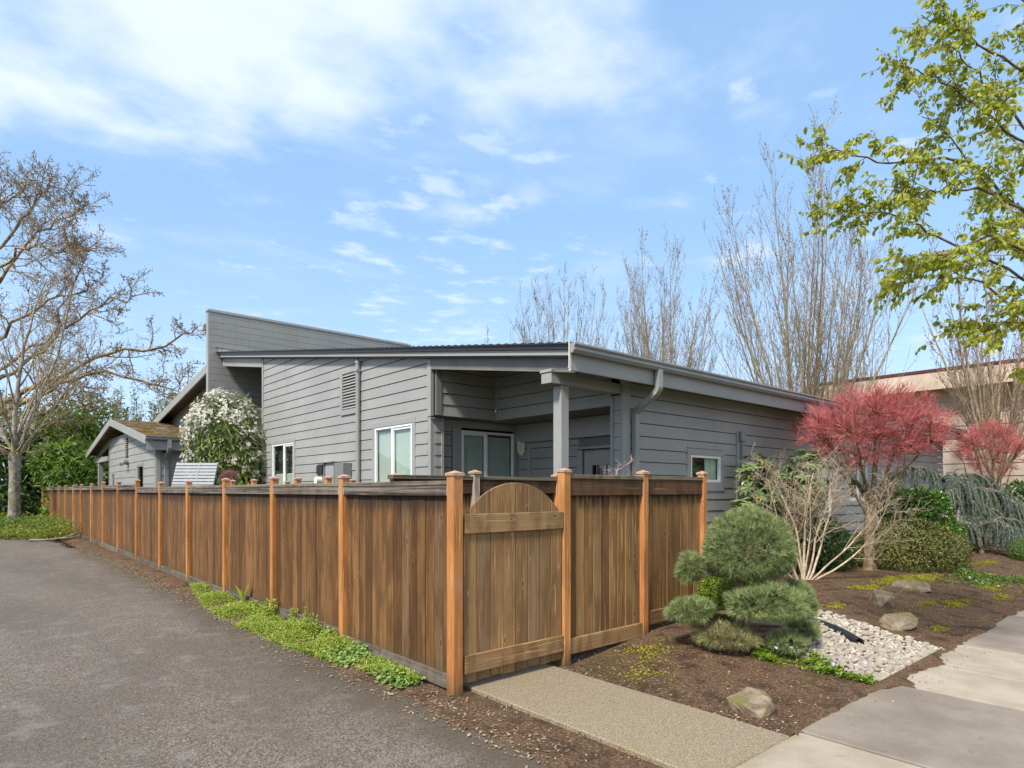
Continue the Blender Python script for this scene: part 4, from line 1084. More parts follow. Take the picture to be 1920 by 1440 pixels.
M['leaf_grey'] = m_leaf('distant_olive_leaf', (.10, .125, .045), (.26, .29, .11), .6, .3)
M['leaf_clem'] = m_leaf('long_vine_leaf', (.060, .098, .022), (.28, .33, .09), .35, .25)
M['petal'] = m_leaf('white_petal', (.56, .53, .43), (.72, .69, .59), .6, .3)
M['petal_vinca'] = m_leaf('lilac_petal', (.42, .38, .66), (.62, .58, .80), .6, .3)
M['petal_pink'] = m_leaf('pink_heather', (.30, .07, .11), (.48, .20, .24), .6, .3)
M['needle'] = m_leaf('pine_needle', (.115, .155, .045), (.36, .41, .17), .5, .15)
M['needle_old'] = m_leaf('yellowing_pine_needle', (.14, .15, .055), (.42, .37, .17), .5, .15)
M['needle_blue'] = m_leaf('blue_cedar_needle', (.060, .088, .068), (.20, .27, .215), .6, .15)
M['moss'] = m_leaf('yellow_moss', (.17, .16, .012), (.40, .36, .035), .9, .2)
M['bark_chip'] = m_leaf('bark_chip', (.055, .032, .020), (.24, .145, .09), .95, 0, (.46, .36, .26))
M['litter'] = m_leaf('dead_leaf_litter', (.16, .10, .06), (.42, .32, .22), .9, .1)

def simple_tree(name, label, cat, base, out, mats, group=None, leaf=None, sides=(8, 6, 5, 4, 3)):
    """thing with trunk / branches / twigs (+ foliage) meshes"""
    t = thing(name, label, cat, base, group)
    names = ['trunk', 'branches', 'twigs', 'twigs', 'twigs']
    merged = {}
    for i, lst in enumerate(out):
        if lst: merged.setdefault((names[i], mats[min(i, len(mats) - 1)]), []).append((lst, sides[min(i, len(sides) - 1)]))
    for (nm, mt), items in merged.items():
        Vs, Fs, o = [], [], 0
        for lst, sd_ in items:
            V, F = tube_np(lst, sd_); Vs.append(V); Fs.append(F + o); o += len(V)
        obj_np(nm, np.concatenate(Vs), np.concatenate(Fs), M[mt], t, smooth=True)
    if leaf: leaf(t)
    return t

# ------------------------------------------------------------------ upright bare trees behind the house
def upright_tree(label, base, H, spread, nstem, name='bare_tree', mats=('twig_up', 'twig_up', 'twig_up'), bud='bud_tan', r0=.10, nb=3, lean=0.0, kids=16, z0=1.0):
    base = np.array(base, float)
    out = [[], [], [], []]
    out[0].append((grow(base, np.array([0, 0, 1.]), z0, 3, .01, 0), np.array([r0 * 2.1, r0 * 1.9, r0 * 1.8, r0 * 1.7])))
    top = out[0][0][0][-1]
    for i in range(nstem):
        a = 2.39996 * i + rs.uniform(-.25, .25); q = math.sqrt((i + .5) / nstem)
        s = spread * q
        d = np.array([math.cos(a) * s, math.sin(a) * s, 1.0])
        Ls = H * (1.0 - .38 * q) * rs.uniform(.92, 1.02)
        pts = grow(top + np.array([math.cos(a), math.sin(a), 0]) * r0 * .9 * q, unit(d), Ls, 11, .028, np.array([0, 0, .055]))
        rad = np.linspace(1, .10, 12) * r0 * rs.uniform(.65, 1.0)
        out[1].append((pts, rad))
        for j in range(kids):
            t = rs.uniform(.10, .97); k = t * 11; i0 = min(int(k), 10); pp = pts[i0] + (pts[i0 + 1] - pts[i0]) * (k - i0)
            tg = unit(pts[i0 + 1] - pts[i0]); L2 = H * rs.uniform(.08, .24) * (1.15 - .75 * t)
            dd = turn(tg, rs.uniform(.30, .62)); pt2 = grow(pp, dd, L2, 6, .05, np.array([0, 0, .13]))
            out[2].append((pt2, np.linspace(1, .25, 7) * max(.008, rad[i0] * .28)))
            for m_ in range(4):
                t2 = rs.uniform(.25, .95); k2 = t2 * 6; i2 = min(int(k2), 5); p3 = pt2[i2] + (pt2[i2 + 1] - pt2[i2]) * (k2 - i2)
                out[3].append((grow(p3, turn(unit(pt2[i2 + 1] - pt2[i2]), rs.uniform(.3, .6)), L2 * rs.uniform(.25, .5), 3, .05, np.array([0, 0, .12])), np.linspace(1, .5, 4) * .0075))
    def lf(t):
        P, D = along(out[2] + out[3], nb); P2, D2 = along(out[1], 10)
        P = np.concatenate([P, P2]); D = np.concatenate([D, D2]); n = len(P)
        V, F = leaves6(P + rdir(n) * .03, unit(D + rdir(n) * .9), rdir(n), rs.uniform(.04, .085, n), rs.uniform(.025, .045, n), .3)
        obj_np('buds', V, F, M[bud], t, {'tint': tints(n, 6)})
    return simple_tree(name, label, 'tree', base, out, mats, leaf=lf, sides=(9, 6, 4, 3))
upright_tree('smallest of the three upright bare trees, just above the roof corner', (26.8, 25.2, 0), 17.4, .48, 27, kids=30, r0=.09)
upright_tree('middle upright bare tree with tan stems rising behind the gutter', (28.5, 18.3, 0), 17.6, .40, 28, kids=30, r0=.09)
upright_tree('tallest fan-shaped bare tree with many upright stems behind the red maple', (27.0, 9.05, 0), 19.4, .50, 29, kids=30, r0=.088)
upright_tree('reddish budding tree in front of the beige building', (30.5, 2.4, 0), 12.5, .62, 13, mats=('twig_grey', 'twig_grey', 'twig_grey'), bud='bud_red', nb=4, kids=26, z0=2.2)
upright_tree('reddish budding tree at right edge beside the beige building', (31.2, -1.6, 0), 13.0, .60, 12, mats=('twig_grey', 'twig_grey', 'twig_grey'), bud='bud_red', nb=4, kids=24, z0=2.2)
upright_tree('small budding tree top peeping over the roof left of the upright trees', (23.5, 27.5, 0), 13.4, .40, 9, mats=('twig_grey', 'twig_grey', 'twig_redbrown'), bud='bud_red', nb=5, kids=8)
upright_tree('slender bare tree far behind between fan-shaped tree and red-budded trees', (40.0, 10.6, 0), 15.5, .14, 7, kids=12)

# ------------------------------------------------------------------ big gnarled tree at far left
sp = [dict(n=9, wig=.05, trop=(0, 0, .02), kids=0, ang=(.5, 1), ratio=(.5, .7), start=.3, rr=.5, tip=.45),
      dict(n=12, wig=.17, trop=(0, 0, .02), kids=11, ang=(.5, 1.1), ratio=(.32, .55), start=.22, rr=.55, tip=.25, rmin=.02),
      dict(n=8, wig=.21, trop=(0, 0, .03), kids=10, ang=(.5, 1.15), ratio=(.30, .52), start=.15, rr=.5, tip=.3, rmin=.014),
      dict(n=5, wig=.24, trop=(0, 0, .04), kids=6, ang=(.5, 1.2), ratio=(.32, .6), start=.15, rr=.6, tip=.45, rmin=.0075),
      dict(n=3, wig=.25, trop=(0, 0, .05), kids=0, ang=(.5, 1), ratio=(.5, 1), start=.1, rr=.6, tip=.6)]
B = np.array([-2.6, 42.8, 0.])
out = [[] for _ in sp]
tr = grow(B, np.array([.02, -.02, 1.]), 13.5, 12, .05, np.array([0, 0, .03])); out[0].append((tr, np.linspace(.48, .12, 13)))
R_ = np.array([.7542, -.6566, 0]); F_ = np.array([.6566, .7542, 0])
def limb(path, rad):
    pts = np.array(path, float); q = np.linspace(0, 1, 15); a = np.linspace(0, 1, len(pts)); p = np.stack([np.interp(q, a, pts[:, i]) for i in range(3)], 1)
    for _ in range(2): p[1:-1] = (p[:-2] + p[1:-1] * 2 + p[2:]) / 4
    p[1:] += rs.normal(size=(14, 3)) * .13; out[1].append((p, np.linspace(rad, rad * .16, 15)))
    for j in range(19):
        t = 2 + 12 * (j + rs.random()) / 19; i0 = min(int(t), 13); pp = p[i0] + (p[i0 + 1] - p[i0]) * (t - i0); tg = unit(p[i0 + 1] - p[i0])
        skel(pp, turn(tg, rs.uniform(.5, 1.2)), rs.uniform(1.6, 3.6) * (1.15 - .04 * t), max(.03, rad * .42 * (1 - t / 20)), sp, 2, out)
for path, rad in (
    ([(-2.06, 42.30, 6.62), (-0.22, 40.70, 7.38), (1.61, 39.10, 8.75), (2.99, 37.90, 9.66), (5.06, 36.11, 9.81), (6.20, 35.11, 10.42), (6.60, 33.17, 10.72)], 0.26),
    ([(-2.06, 42.30, 5.71), (-0.08, 39.25, 7.08), (1.26, 38.09, 8.11), (2.82, 36.73, 8.55), (4.38, 35.37, 7.82), (5.50, 34.40, 7.22), (5.74, 32.60, 6.89)], 0.22),
    ([(-2.06, 42.30, 7.84), (-0.61, 42.37, 8.94), (0.57, 41.34, 10.19), (1.98, 40.11, 12.07), (3.52, 38.77, 13.01), (4.55, 36.28, 13.10)], 0.20),
    ([(-2.11, 42.34, 9.97), (-0.98, 40.03, 11.22), (0.36, 38.86, 12.40), (1.70, 37.70, 12.84), (2.61, 35.32, 13.18)], 0.17),
    ([(-2.11, 42.34, 12.71), (-1.14, 41.50, 14.53), (-0.22, 40.70, 16.36), (0.92, 39.70, 17.27), (1.90, 37.27, 17.05)], 0.17),
    ([(-1.94, 42.20, 14.53), (-1.20, 42.88, 17.08), (-0.14, 41.95, 18.64), (1.04, 40.93, 19.58), (1.59, 38.86, 18.39)], 0.15),
    ([(-1.83, 42.10, 16.36), (-1.37, 41.70, 17.88), (-0.68, 41.10, 19.10), (0.01, 38.91, 18.96)], 0.12),
    ([(-2.06, 42.30, 12.71), (-2.98, 43.10, 16.05), (-3.87, 42.29, 17.64)], 0.16),
    ([(-2.17, 42.40, 10.27), (-3.91, 45.24, 13.01), (-5.72, 45.22, 13.85)], 0.18),
    ([(-2.06, 42.30, 8.44), (-0.06, 43.21, 10.10), (1.15, 42.15, 11.71), (1.64, 41.73, 13.96), (2.31, 39.56, 15.75)], 0.16),
    ([(-1.94, 42.20, 13.92), (-1.04, 38.76, 14.68), (0.04, 37.82, 14.97), (1.13, 36.87, 14.40), (1.81, 34.69, 14.23)], 0.13),
    ([(-2.06, 42.30, 5.40), (-0.82, 38.57, 5.49), (0.26, 37.63, 6.06), (1.13, 36.87, 6.64), (1.71, 34.78, 7.30)], 0.16)):
    limb(path, rad * .62)
def lf(t):
    P, D = along(out[4], 1); n = len(P)
    V, F = leaves6(P, unit(D + rdir(n) * .9), rdir(n), rs.uniform(.06, .12, n), rs.uniform(.04, .07, n), .3); obj_np('buds', V, F, M['bud_tan'], t, {'tint': tints(n, 6)})
simple_tree('bare_tree', 'big gnarled bare tree with long crooked lichened limbs at far left', 'tree', B, out, ('bark_gnarl', 'bark_gnarl', 'bark_gnarl', 'bark_gnarl', 'twig_grey'), leaf=lf, sides=(10, 7, 5, 4, 3))

# pale trunk in front of it
sp2 = [dict(n=8, wig=.03, trop=(0, 0, .02), kids=0, ang=(.5, 1), ratio=(.5, .7), start=.3, rr=.5, tip=.5),
       dict(n=10, wig=.07, trop=(0, 0, .06), kids=15, ang=(.35, .75), ratio=(.30, .5), start=.2, rr=.5, tip=.2, rmin=.014),
       dict(n=6, wig=.08, trop=(0, 0, .09), kids=8, ang=(.35, .7), ratio=(.3, .55), start=.2, rr=.5, tip=.3, rmin=.009),
       dict(n=4, wig=.10, trop=(0, 0, .10), kids=0, ang=(.4, .8), ratio=(.3, .5), start=.2, rr=.6, tip=.5)]
B = np.array([-1.50, 31.15, 0.]); out2 = [[] for _ in sp2]
tr = grow(B, unit(np.array([.05, .0, 1.])), 3.4, 8, .02, np.array([0, 0, .02])); out2[0].append((tr, np.array([.34, .27, .24, .225, .215, .21, .215, .23, .25])))
for (r_, f_, up, L, rad) in ((.06, .0, 1.2, 8.2, .115), (.42, .1, 1.05, 7.6, .09), (-.6, -.2, 1.0, 6.5, .08), (.2, -.5, 1.0, 6.5, .06), (-.15, .5, 1.1, 6.5, .06), (.85, -.2, .75, 5.0, .045), (-1, .1, .7, 4.5, .045), (.6, .5, .95, 6.5, .055), (.3, .3, 1.3, 7.5, .06)):
    skel(tr[-1] + rs.normal(size=3) * .05, unit(R_ * r_ + F_ * f_ + np.array([0, 0, up])), L, rad, sp2, 1, out2)
for zz in (3.0, 3.3, 3.5):
    for _ in range(4): skel(np.array([-1.45, 31.1, zz]), turn(np.array([0, 0, 1.]), rs.uniform(1.0, 1.5)), rs.uniform(1.2, 2.6), .03, sp2, 2, out2)
simple_tree('bare_tree', 'bare tree with pale split bark trunk standing in the groundcover at left', 'tree', B, out2, ('bark_pale', 'bark_pale', 'twig_grey'), sides=(12, 7, 5, 3))

# ------------------------------------------------------------------ evergreen shrubs and trees behind the long fence
def boxy(d): return np.sign(d) * np.abs(d) ** .62
def shrub(name, label, cat, base, balls, mat, L, Wd, n, stem='bark_brown', group=None, extra=None, stems=7, **kw):
    t = thing(name, label, cat, base, group)
    bz = np.array(base, float)
    for k, (c, R, q) in enumerate(balls):
        c = np.array(c, float)
    Vs, Fs, Ts, o = [], [], [], 0
    for (c, R, q) in balls:
        nn = int(n * q); off, nr = lumpy(nn, R, kw.get('lumps', 10), kw.get('amp', .28), kw.get('up'))
        if kw.get('box'): off = boxy(off / np.array(R)) * np.array(R)
        dep = 1 - kw.get('shell', .5) * rs.random(nn) ** 2.0; P = bz + np.array(c) + off * dep[:, None]
        D = unit(nr * kw.get('outw', .6) + rdir(nn) * kw.get('spread', .8) + np.array([0, 0, -kw.get('droop', .2)])); Nn = unit(nr + rdir(nn) * .5)
        V, F = leaves6(P, D, Nn, L * rs.uniform(.7, 1.3, nn), Wd * rs.uniform(.75, 1.2, nn), .22)
        Vs.append(V); Fs.append(F + o); Ts.append(tints(nn, 6)); o += len(V)
    obj_np('foliage', np.concatenate(Vs), np.concatenate(Fs), M[mat], t, {'tint': np.concatenate(Ts)})
    c0 = np.mean([np.array(b[0]) for b in balls], 0); R0 = np.max([np.abs(np.array(b[0]) - c0) + np.array(b[1]) for b in balls], 0)
    stems_of('stems', bz, bz + c0, R0 * .8, stems, max(.012, .03 * R0[2]), M[stem], t)
    if extra: extra(t)
    return t
shrub('evergreen_shrub', 'tall bright green broadleaf shrub just left of the carport post', 'shrub', (1.6, 34.6, 0), [((0, 0, 2.0), (1.7, 1.5, 1.6), 1), ((-.9, .8, 3.1), (1.3, 1.2, 1.2), .6), ((.9, -.6, 2.6), (1.2, 1.2, 1.2), .6), ((.2, 0, 1.0), (1.9, 1.6, 1.1), .7)], 'leaf_mid', .30, .12, 2600, lumps=16, amp=.4)
shrub('evergreen_shrub', 'dark green broadleaf shrub behind the pale trunk', 'shrub', (-1.8, 41.0, 0), [((0, 0, 2.4), (2.6, 2.0, 2.2), 1), ((1.6, -1.0, 3.4), (1.6, 1.5, 1.6), .7), ((-1.8, 1, 3.2), (1.8, 1.5, 1.8), .6), ((1.6, -1.6, 1.2), (2, 1.5, 1.3), .6)], 'leaf_dark', .30, .12, 3200, lumps=16, amp=.4)
shrub('evergreen_shrub', 'tall green shrub with lighter new leaves under the gnarled limbs', 'shrub', (2.6, 40.6, 0), [((0, 0, 3.0), (2.2, 2.2, 2.6), 1), ((-1.0, 1.0, 4.8), (1.7, 1.5, 1.7), .7), ((1.6, -1.2, 2.4), (1.8, 1.6, 2.0), .8)], 'leaf_mid', .32, .13, 3000, lumps=16, amp=.4)
shrub('laurel_tree', 'loose yellowish green leafy tree under the gnarled limbs at far left', 'tree', (-.4, 45.5, 0), [((0, 0, 5.6), (3.4, 2.5, 2.2), 1), ((3.2, -1.6, 6.8), (1.8, 1.6, 1.1), .45), ((-2.6, 1, 6.4), (2.2, 2.0, 1.7), .5)], 'leaf_lime', .30, .13, 1700, lumps=18, amp=.5, shell=.7)
for k, (x, y, h, r, lab) in enumerate(((13.0, 66, 12.6, 3.6, 'olive feathery tree on the skyline above the outbuilding roof'), (9.2, 70, 11.6, 3.4, 'greyish feathery tree on the skyline left of the outbuilding peak'), (5.0, 72, 10.3, 3.2, 'low dull green tree on the skyline nearest the gnarled limbs'), (17, 62, 11.0, 3.0, 'green bushy tree just left of the upper gable rake'))):
    t = thing('skyline_tree', lab, 'tree', (x, y, 0))
    st = []
    for i in range(26):
        a = rs.uniform(0, 2 * np.pi); q = rs.random() ** .5
        st.append((grow(np.array([x, y, 1.5 + rs.random() * 2]), unit(np.array([math.cos(a) * q * .45, math.sin(a) * q * .45, 1.])), h * rs.uniform(.66, .98) - 1.8, 8, .05, np.array([0, 0, .02])), np.linspace(.09, .02, 9)))
    V, F = tube_np(st, 4); obj_np('branches', V, F, M['twig_grey'], t)
    P, D = along(st, 240 if k != 3 else 300); keep = P[:, 2] > h * .28; P, D = P[keep], D[keep]; n = len(P); P = P + rdir(n) * rs.uniform(.05, .55, n)[:, None]
    V, F = leaves6(P, unit(rdir(n) + np.array([0, 0, .4])), rdir(n), rs.uniform(.16, .34, n), rs.uniform(.07, .13, n))
    obj_np('foliage', V, F, M['leaf_grey' if k != 3 else 'leaf_mid'], t, {'tint': tints(n, 6)})
# dark conifer behind the upper gable
t = thing('conifer', 'dark conifer tip rising behind the upper gable roof', 'tree', (19.0, 47.0, 0))
MB().tube([(19, 47, 0), (19, 47, 6), (19, 47, 12.2)], [.3, .18, .03], 8).build('trunk', M['bark_brown'], t)
P, D = [], []
for i in range(2600):
    z = 5.5 + 7.0 * rs.random() ** 1.3; r = (12.9 - z) * .30 * rs.uniform(.2, 1); a = rs.choice(14) * .449 + z * 2.1 + rs.normal() * .12
    P.append((19 + r * math.cos(a), 47 + r * math.sin(a), z + r * .25)); D.append((math.cos(a), math.sin(a), rs.uniform(-.2, .7)))
P = np.array(P); n = len(P); V, F = leaves6(P, np.array(D), rdir(n), .38, .10); obj_np('foliage', V, F, M['leaf_olive'], t, {'tint': tints(n, 6, 0, .6)})

# flowering vine mound beside the side wall
def bloom(t):
    cs = np.array([2.32, 13.78, 0])
    n = 125; off, nr = lumpy(n * 5, (1.12, 1.05, 1.62), 12, .2)
    P0 = cs + np.array([0, 0, 2.75]) + off * .99
    u = np.array([-.62, -.6, .5]); keep = ((nr[:, 2] > .30) & (rs.random(n * 5) < .38)) | ((nr @ R_ < -.35) & (rs.random(n * 5) < .75)) | (rs.random(n * 5) < .10)
    P0, nr = P0[keep], nr[keep]; m = len(P0)
    k = 11; P = np.repeat(P0, k, 0) + rdir(m * k) * rs.uniform(.02, .20, m * k)[:, None]; NN = np.repeat(nr, k, 0)
    V, F = [], []
    # each flower: 4 petals
    Vs, Fs, o = [], [], 0
    fn = unit(NN + rdir(m * k) * .6)
    s = unit(np.cross(fn, rdir(m * k))); b = np.cross(fn, s)
    for q in range(4):
        a = q * np.pi / 2; d = s * math.cos(a) + b * math.sin(a)
        v, f = leaves6(P, d + fn * .25, fn, .052, .030, .1); Vs.append(v); Fs.append(f + o); o += len(v)
    obj_np('flowers', np.concatenate(Vs), np.concatenate(Fs), M['petal'], t, {'tint': rs.random(o)})
shrub('flowering_bush', 'large rounded evergreen bush covered in small white flowers by the side wall', 'bush', (2.32, 13.78, 0),
      [((0, 0, 2.75), (1.06, 1.0, 1.55), 1.0), ((0, 0, 2.0), (1.08, 1.02, 1.4), .8), ((.3, -.3, 1.2), (1.0, 1.0, 1.1), .3)], 'leaf_clem', .19, .050, 3300, extra=bloom, lumps=16, amp=.22, droop=.75, shell=.4, spread=.7)
t = thing('heather', 'pink flowering potted heather in front of the white flowering bush', 'plant', (1.28, 10.35, 0))
MB().tube([(1.28, 10.35, 0), (1.28, 10.35, 1.86), (1.28, 10.35, 1.9)], [.12, .17, .18], 14).build('pot', M['terracotta'], t)
n = 900; off, nr = lumpy(n, (.18, .18, .15)); V, F = leaves6(np.array([1.28, 10.35, 2.03]) + off * rs.uniform(.6, 1, n)[:, None], unit(nr + rdir(n) * .5), rdir(n), .05, .014); obj_np('flowers', V, F, M['petal_pink'], t, {'tint': tints(n, 6)})
n = 500; off, nr = lumpy(n, (.19, .19, .14)); V, F = leaves6(np.array([1.28, 10.35, 1.97]) + off * rs.uniform(.5, 1, n)[:, None], unit(nr + rdir(n) * .5), rdir(n), .06, .016); obj_np('foliage', V, F, M['leaf_mid'], t, {'tint': tints(n, 6)})

# tilted slatted screen standing in the yard
bt = thing('slatted_screen', 'pale grey slatted panel tilted up on edge above the long fence', 'panel', (.8, 11.4, 0))
a_ = np.array([.40, 11.66, 1.80]); b_ = np.array([1.08, 11.06, 1.80]); up = unit(np.array([.16, .14, .62])); ex = unit(b_ - a_); nrm = -np.cross(ex, up)
def obox(o, u0, u1, v0, v1, t0, t1, mb):
    V = [o + ex * u + up * v + nrm * t_ for t_ in (t0, t1) for v in (v0, v1) for u in (u0, u1)]
    return mb.add(V, [(0, 2, 3, 1), (4, 5, 7, 6), (0, 1, 5, 4), (2, 6, 7, 3), (0, 4, 6, 2), (1, 3, 7, 5)])
Wb = .96
for k in range(8): obox(a_, 0, Wb, .02 + k * .079, .078 + k * .079, 0, .018, MB()).build('slat', M['bench'], bt)
for u in (.0, Wb * .56, Wb - .03): obox(a_, u, u + .03, .0, .655, .019, .05, MB()).build('batten', M['bench'], bt)
obox(a_, Wb * .565, Wb * .565 + .018, 0, .655, -.006, -.001, MB()).build('batten', M['bench'], bt)
lg = MB()
for u in (.08, .3, .62, .88): lg.tube([a_ + ex * u + nrm * .03, a_ + ex * u + nrm * .03 - np.array([0, 0, 1.8])], .016, 6)
lg.build('legs', M['steel'], bt)

# bare weeping sapling in the entry court
sp3 = [dict(n=5, wig=.08, trop=(0, 0, .05), kids=6, ang=(.6, 1.1), ratio=(.16, .30), start=.84, rr=.45, tip=.6), dict(n=6, wig=.13, trop=(0, 0, .05), kids=6, ang=(.4, .9), ratio=(.35, .6), start=.2, rr=.55, tip=.3, rmin=.003), dict(n=4, wig=.16, trop=(0, 0, .03), kids=4, ang=(.4, .9), ratio=(.4, .6), start=.2, rr=.6, tip=.4, rmin=.002), dict(n=3, wig=.15, kids=0, ang=(0, 1), ratio=(0, 1), start=0, rr=1, tip=.5)]
M['twig_pink'] = m_bark('pinkish_dead_twig', (.33, .22, .19), (.52, .38, .33), 0)
B = np.array([2.80, .95, 0.]); o3 = skel(B, np.array([.0, 0, 1.]), 2.08, .017, sp3)
simple_tree('sapling', 'bare pinkish sapling with twisted twigs in front of the porch door', 'sapling', B, o3, ('twig_pink',), sides=(6, 5, 4, 3))
# ------------------------------------------------------------------ cloud-pruned pine by the gate
B = np.array([3.03, -1.02, .15])
pt = thing('topiary_pine', 'cloud-pruned pine with one big dome and low blue green pads beside the fence', 'shrub', B)
loc = lambda r, f, z: B + R_ * r + F_ * f + np.array([0, 0, z - B[2]])
tk = [(grow(loc(.02, 0, .1), unit(np.array([-.05, .05, 1.])), .9, 7, .10, np.array([0, 0, .05])), np.linspace(.075, .045, 8))]
V, F = tube_np(tk, 9); obj_np('trunk', V, F, M['bark_brown'], pt, smooth=True)
pads = [((.06, .05, 1.07), (.52, .47, .50, .30), 40000, 'needle'), ((-.54, .12, .90), (.19, .18, .19, .15), 7000, 'needle'), ((-.62, -.12, .50), (.27, .24, .17, .13), 8500, 'needle'),
        ((-.27, -.22, .235), (.34, .26, .17, .10), 10500, 'needle_old'), ((.12, -.26, .585), (.42, .33, .24, .18), 18000, 'needle'), ((.60, .05, .57), (.19, .22, .26, .24), 10000, 'needle'),
        ((.30, -.30, .21), (.24, .2, .14, .10), 5500, 'needle'), ((.56, -.10, .30), (.20, .18, .12, .10), 4500, 'needle')]
br = []
for (c, R, n, mt) in pads:
    C0 = loc(*c)
    d = rdir(n); nL = 16; lc = rdir(nL); h = np.exp(6 * (d @ lc.T - 1)).max(1)
    up = d[:, 2] > 0
    Rz = np.where(up, R[2], R[3])
    # tufts: needles share a root and fan out from it
    m = n // 14; root = rdir(m); rz = np.where(root[:, 2] > 0, R[2], R[3]); lump = (.92 if c[2] > 1 else .84) + (.12 if c[2] > 1 else .30) * np.exp(9 * (root @ lc.T - 1)).max(1)
    Rm = np.stack([np.full(m, R[0]), np.full(m, R[1]), rz], 1)
    off = (R_[None] * root[:, :1] * R[0] + F_[None] * root[:, 1:2] * R[1] + np.array([[0, 0, 1.]]) * root[:, 2:] * rz[:, None]) * (lump * (1 - .26 * rs.random(m) ** 1.8))[:, None]
    nr = unit(R_[None] * root[:, :1] / R[0] + F_[None] * root[:, 1:2] / R[1] + np.array([[0, 0, 1.]]) * root[:, 2:] / rz[:, None])
    P = np.repeat(C0 + off - nr * .04, 14, 0) + rdir(m * 14) * .010; D = unit(np.repeat(unit(nr + rdir(m) * .4 + np.array([0, 0, .25])), 14, 0) + rdir(m * 14) * .66)
    V, F = needles(P, D, rs.uniform(.045, .082, m * 14), .0023)
    obj_np('needle_pad', V, F, M[mt], pt, {'tint': np.repeat(np.clip(np.repeat(rs.uniform(0, 1, m) ** 1.4, 14) * .8 + rs.random(m * 14) * .35, 0, 1), 3)})
    s0 = tk[0][0][min(7, max(1, int((c[2] - .1) / .9 * 7)))]
    q = np.linspace(0, 1, 6)[:, None]; mid = (s0 + C0) / 2 + np.array([0, 0, -.05])
    br.append(((1 - q) ** 2 * s0 + 2 * q * (1 - q) * mid + q ** 2 * C0, np.linspace(.035, .012, 6)))
    for _ in range(4):
        e = C0 + (R_ * rs.normal() * R[0] + F_ * rs.normal() * R[1]) * .5 + np.array([0, 0, rs.uniform(-.5, .4) * R[3]])
        br.append((np.array([C0 + (e - C0) * t_ for t_ in (0, .3, .5, .8)]) + rs.normal(size=(4, 3)) * np.array([[0], [.01], [.01], [.01]]), np.linspace(.011, .004, 4)))
V, F = tube_np(br, 6); obj_np('branches', V, F, M['bark_brown'], pt, smooth=True)

def gz_(x, y): return float(gh(x, y))
# boxwood behind it
shrub('boxwood', 'bright green small-leaved boxwood tucked behind the pruned pine at the end post', 'shrub', (3.75, -.38, .2), [((0, 0, .28), (.34, .30, .33), 1), ((.55, .0, .22), (.4, .3, .25), .8)], 'leaf_box', .026, .016, 9000, lumps=10, amp=.15, shell=.3, stems=3)

# ------------------------------------------------------------------ rhododendron against the street wall
t = thing('rhododendron', 'large rhododendron with long leaf whorls against the grey wall behind the bare shrub', 'shrub', (8.3, 1.0, .22))
cl = []
for c, R, k in (((7.55, 1.22, 1.95), (.48, .3, .44), 52), ((8.75, .85, 2.0), (.58, .4, .50), 64), ((8.1, 1.1, 1.6), (.7, .38, .5), 60), ((7.25, 1.25, 1.25), (.45, .25, .45), 46), ((8.9, .9, 1.2), (.6, .4, .6), 40), ((7.9, 1.2, .9), (.7, .3, .5), 34), ((9.5, .9, .75), (.5, .4, .45), 26), ((6.95, 1.1, 1.42), (.22, .22, .22), 10)):
    o, nr = lumpy(k, R, 8, .35); cl.append(np.concatenate([np.array(c) + o * rs.uniform(.7, 1.05, k)[:, None], nr], 1))
cl = np.concatenate(cl); cl[:, 1] = np.minimum(cl[:, 1], 1.58); k = len(cl)
q = 11; P = np.repeat(cl[:, :3], q, 0); ax = np.repeat(unit(cl[:, 3:] * .6 + np.array([0, -.15, .75])), q, 0)
s = unit(np.cross(ax, rdir(1)[0])); b = np.cross(ax, s); a = np.tile(np.arange(q) * 2 * np.pi / q, k) + np.repeat(rs.uniform(0, 6, k), q)
D = s * np.cos(a)[:, None] + b * np.sin(a)[:, None] + ax * rs.uniform(-.25, .55, k * q)[:, None]
V, F = leaves6(P, D, ax, rs.uniform(.11, .19, k * q), rs.uniform(.042, .062, k * q), .10, .22)
V[:, 1] = np.minimum(V[:, 1], 1.68)
obj_np('foliage', V, F, M['leaf_rhodo'], t, {'tint': np.repeat(np.clip(np.repeat(rs.random(k), q) * .5 + rs.random(k * q) * .45, 0, 1) + (rs.random(k * q) < .03) * .5, 6)})
st = []
for row in cl[::2]:
    b0 = np.array([8.3 + rs.normal() * .25, .95 + rs.normal() * .1, .15]); m_ = (b0 + row[:3]) / 2 + np.array([rs.normal() * .15, 0, -.15]); q_ = np.linspace(0, 1, 6)[:, None]
    st.append(((1 - q_) ** 2 * b0 + 2 * q_ * (1 - q_) * m_ + q_ ** 2 * row[:3], np.linspace(.024, .006, 6)))
V, F = tube_np(st, 5); obj_np('stems', V, F, M['bark_brown'], t, smooth=True)

# ------------------------------------------------------------------ bare pale shrub in front of it
sb = [dict(n=1, wig=0, kids=0, ang=(0, 1), ratio=(0, 1), start=0, rr=1),
      dict(n=10, wig=.09, trop=(0, 0, .07), kids=8, ang=(.45, .95), ratio=(.40, .68), start=.36, rr=.6, tip=.35, rmin=.006),
      dict(n=7, wig=.20, trop=(0, 0, .07), kids=8, ang=(.45, .95), ratio=(.35, .6), start=.25, rr=.6, tip=.4, rmin=.0045, taper=.3),
      dict(n=5, wig=.24, trop=(0, 0, .06), kids=5, ang=(.5, 1.0), ratio=(.35, .65), start=.25, rr=.65, tip=.5, rmin=.0034),
      dict(n=3, wig=.18, trop=(0, 0, .06), kids=0, ang=(.5, 1), ratio=(.5, 1), start=0, rr=1, tip=.6)]
B = np.array([7.78, .48, gz_(7.78, .48)]); ob_ = [[] for _ in sb]
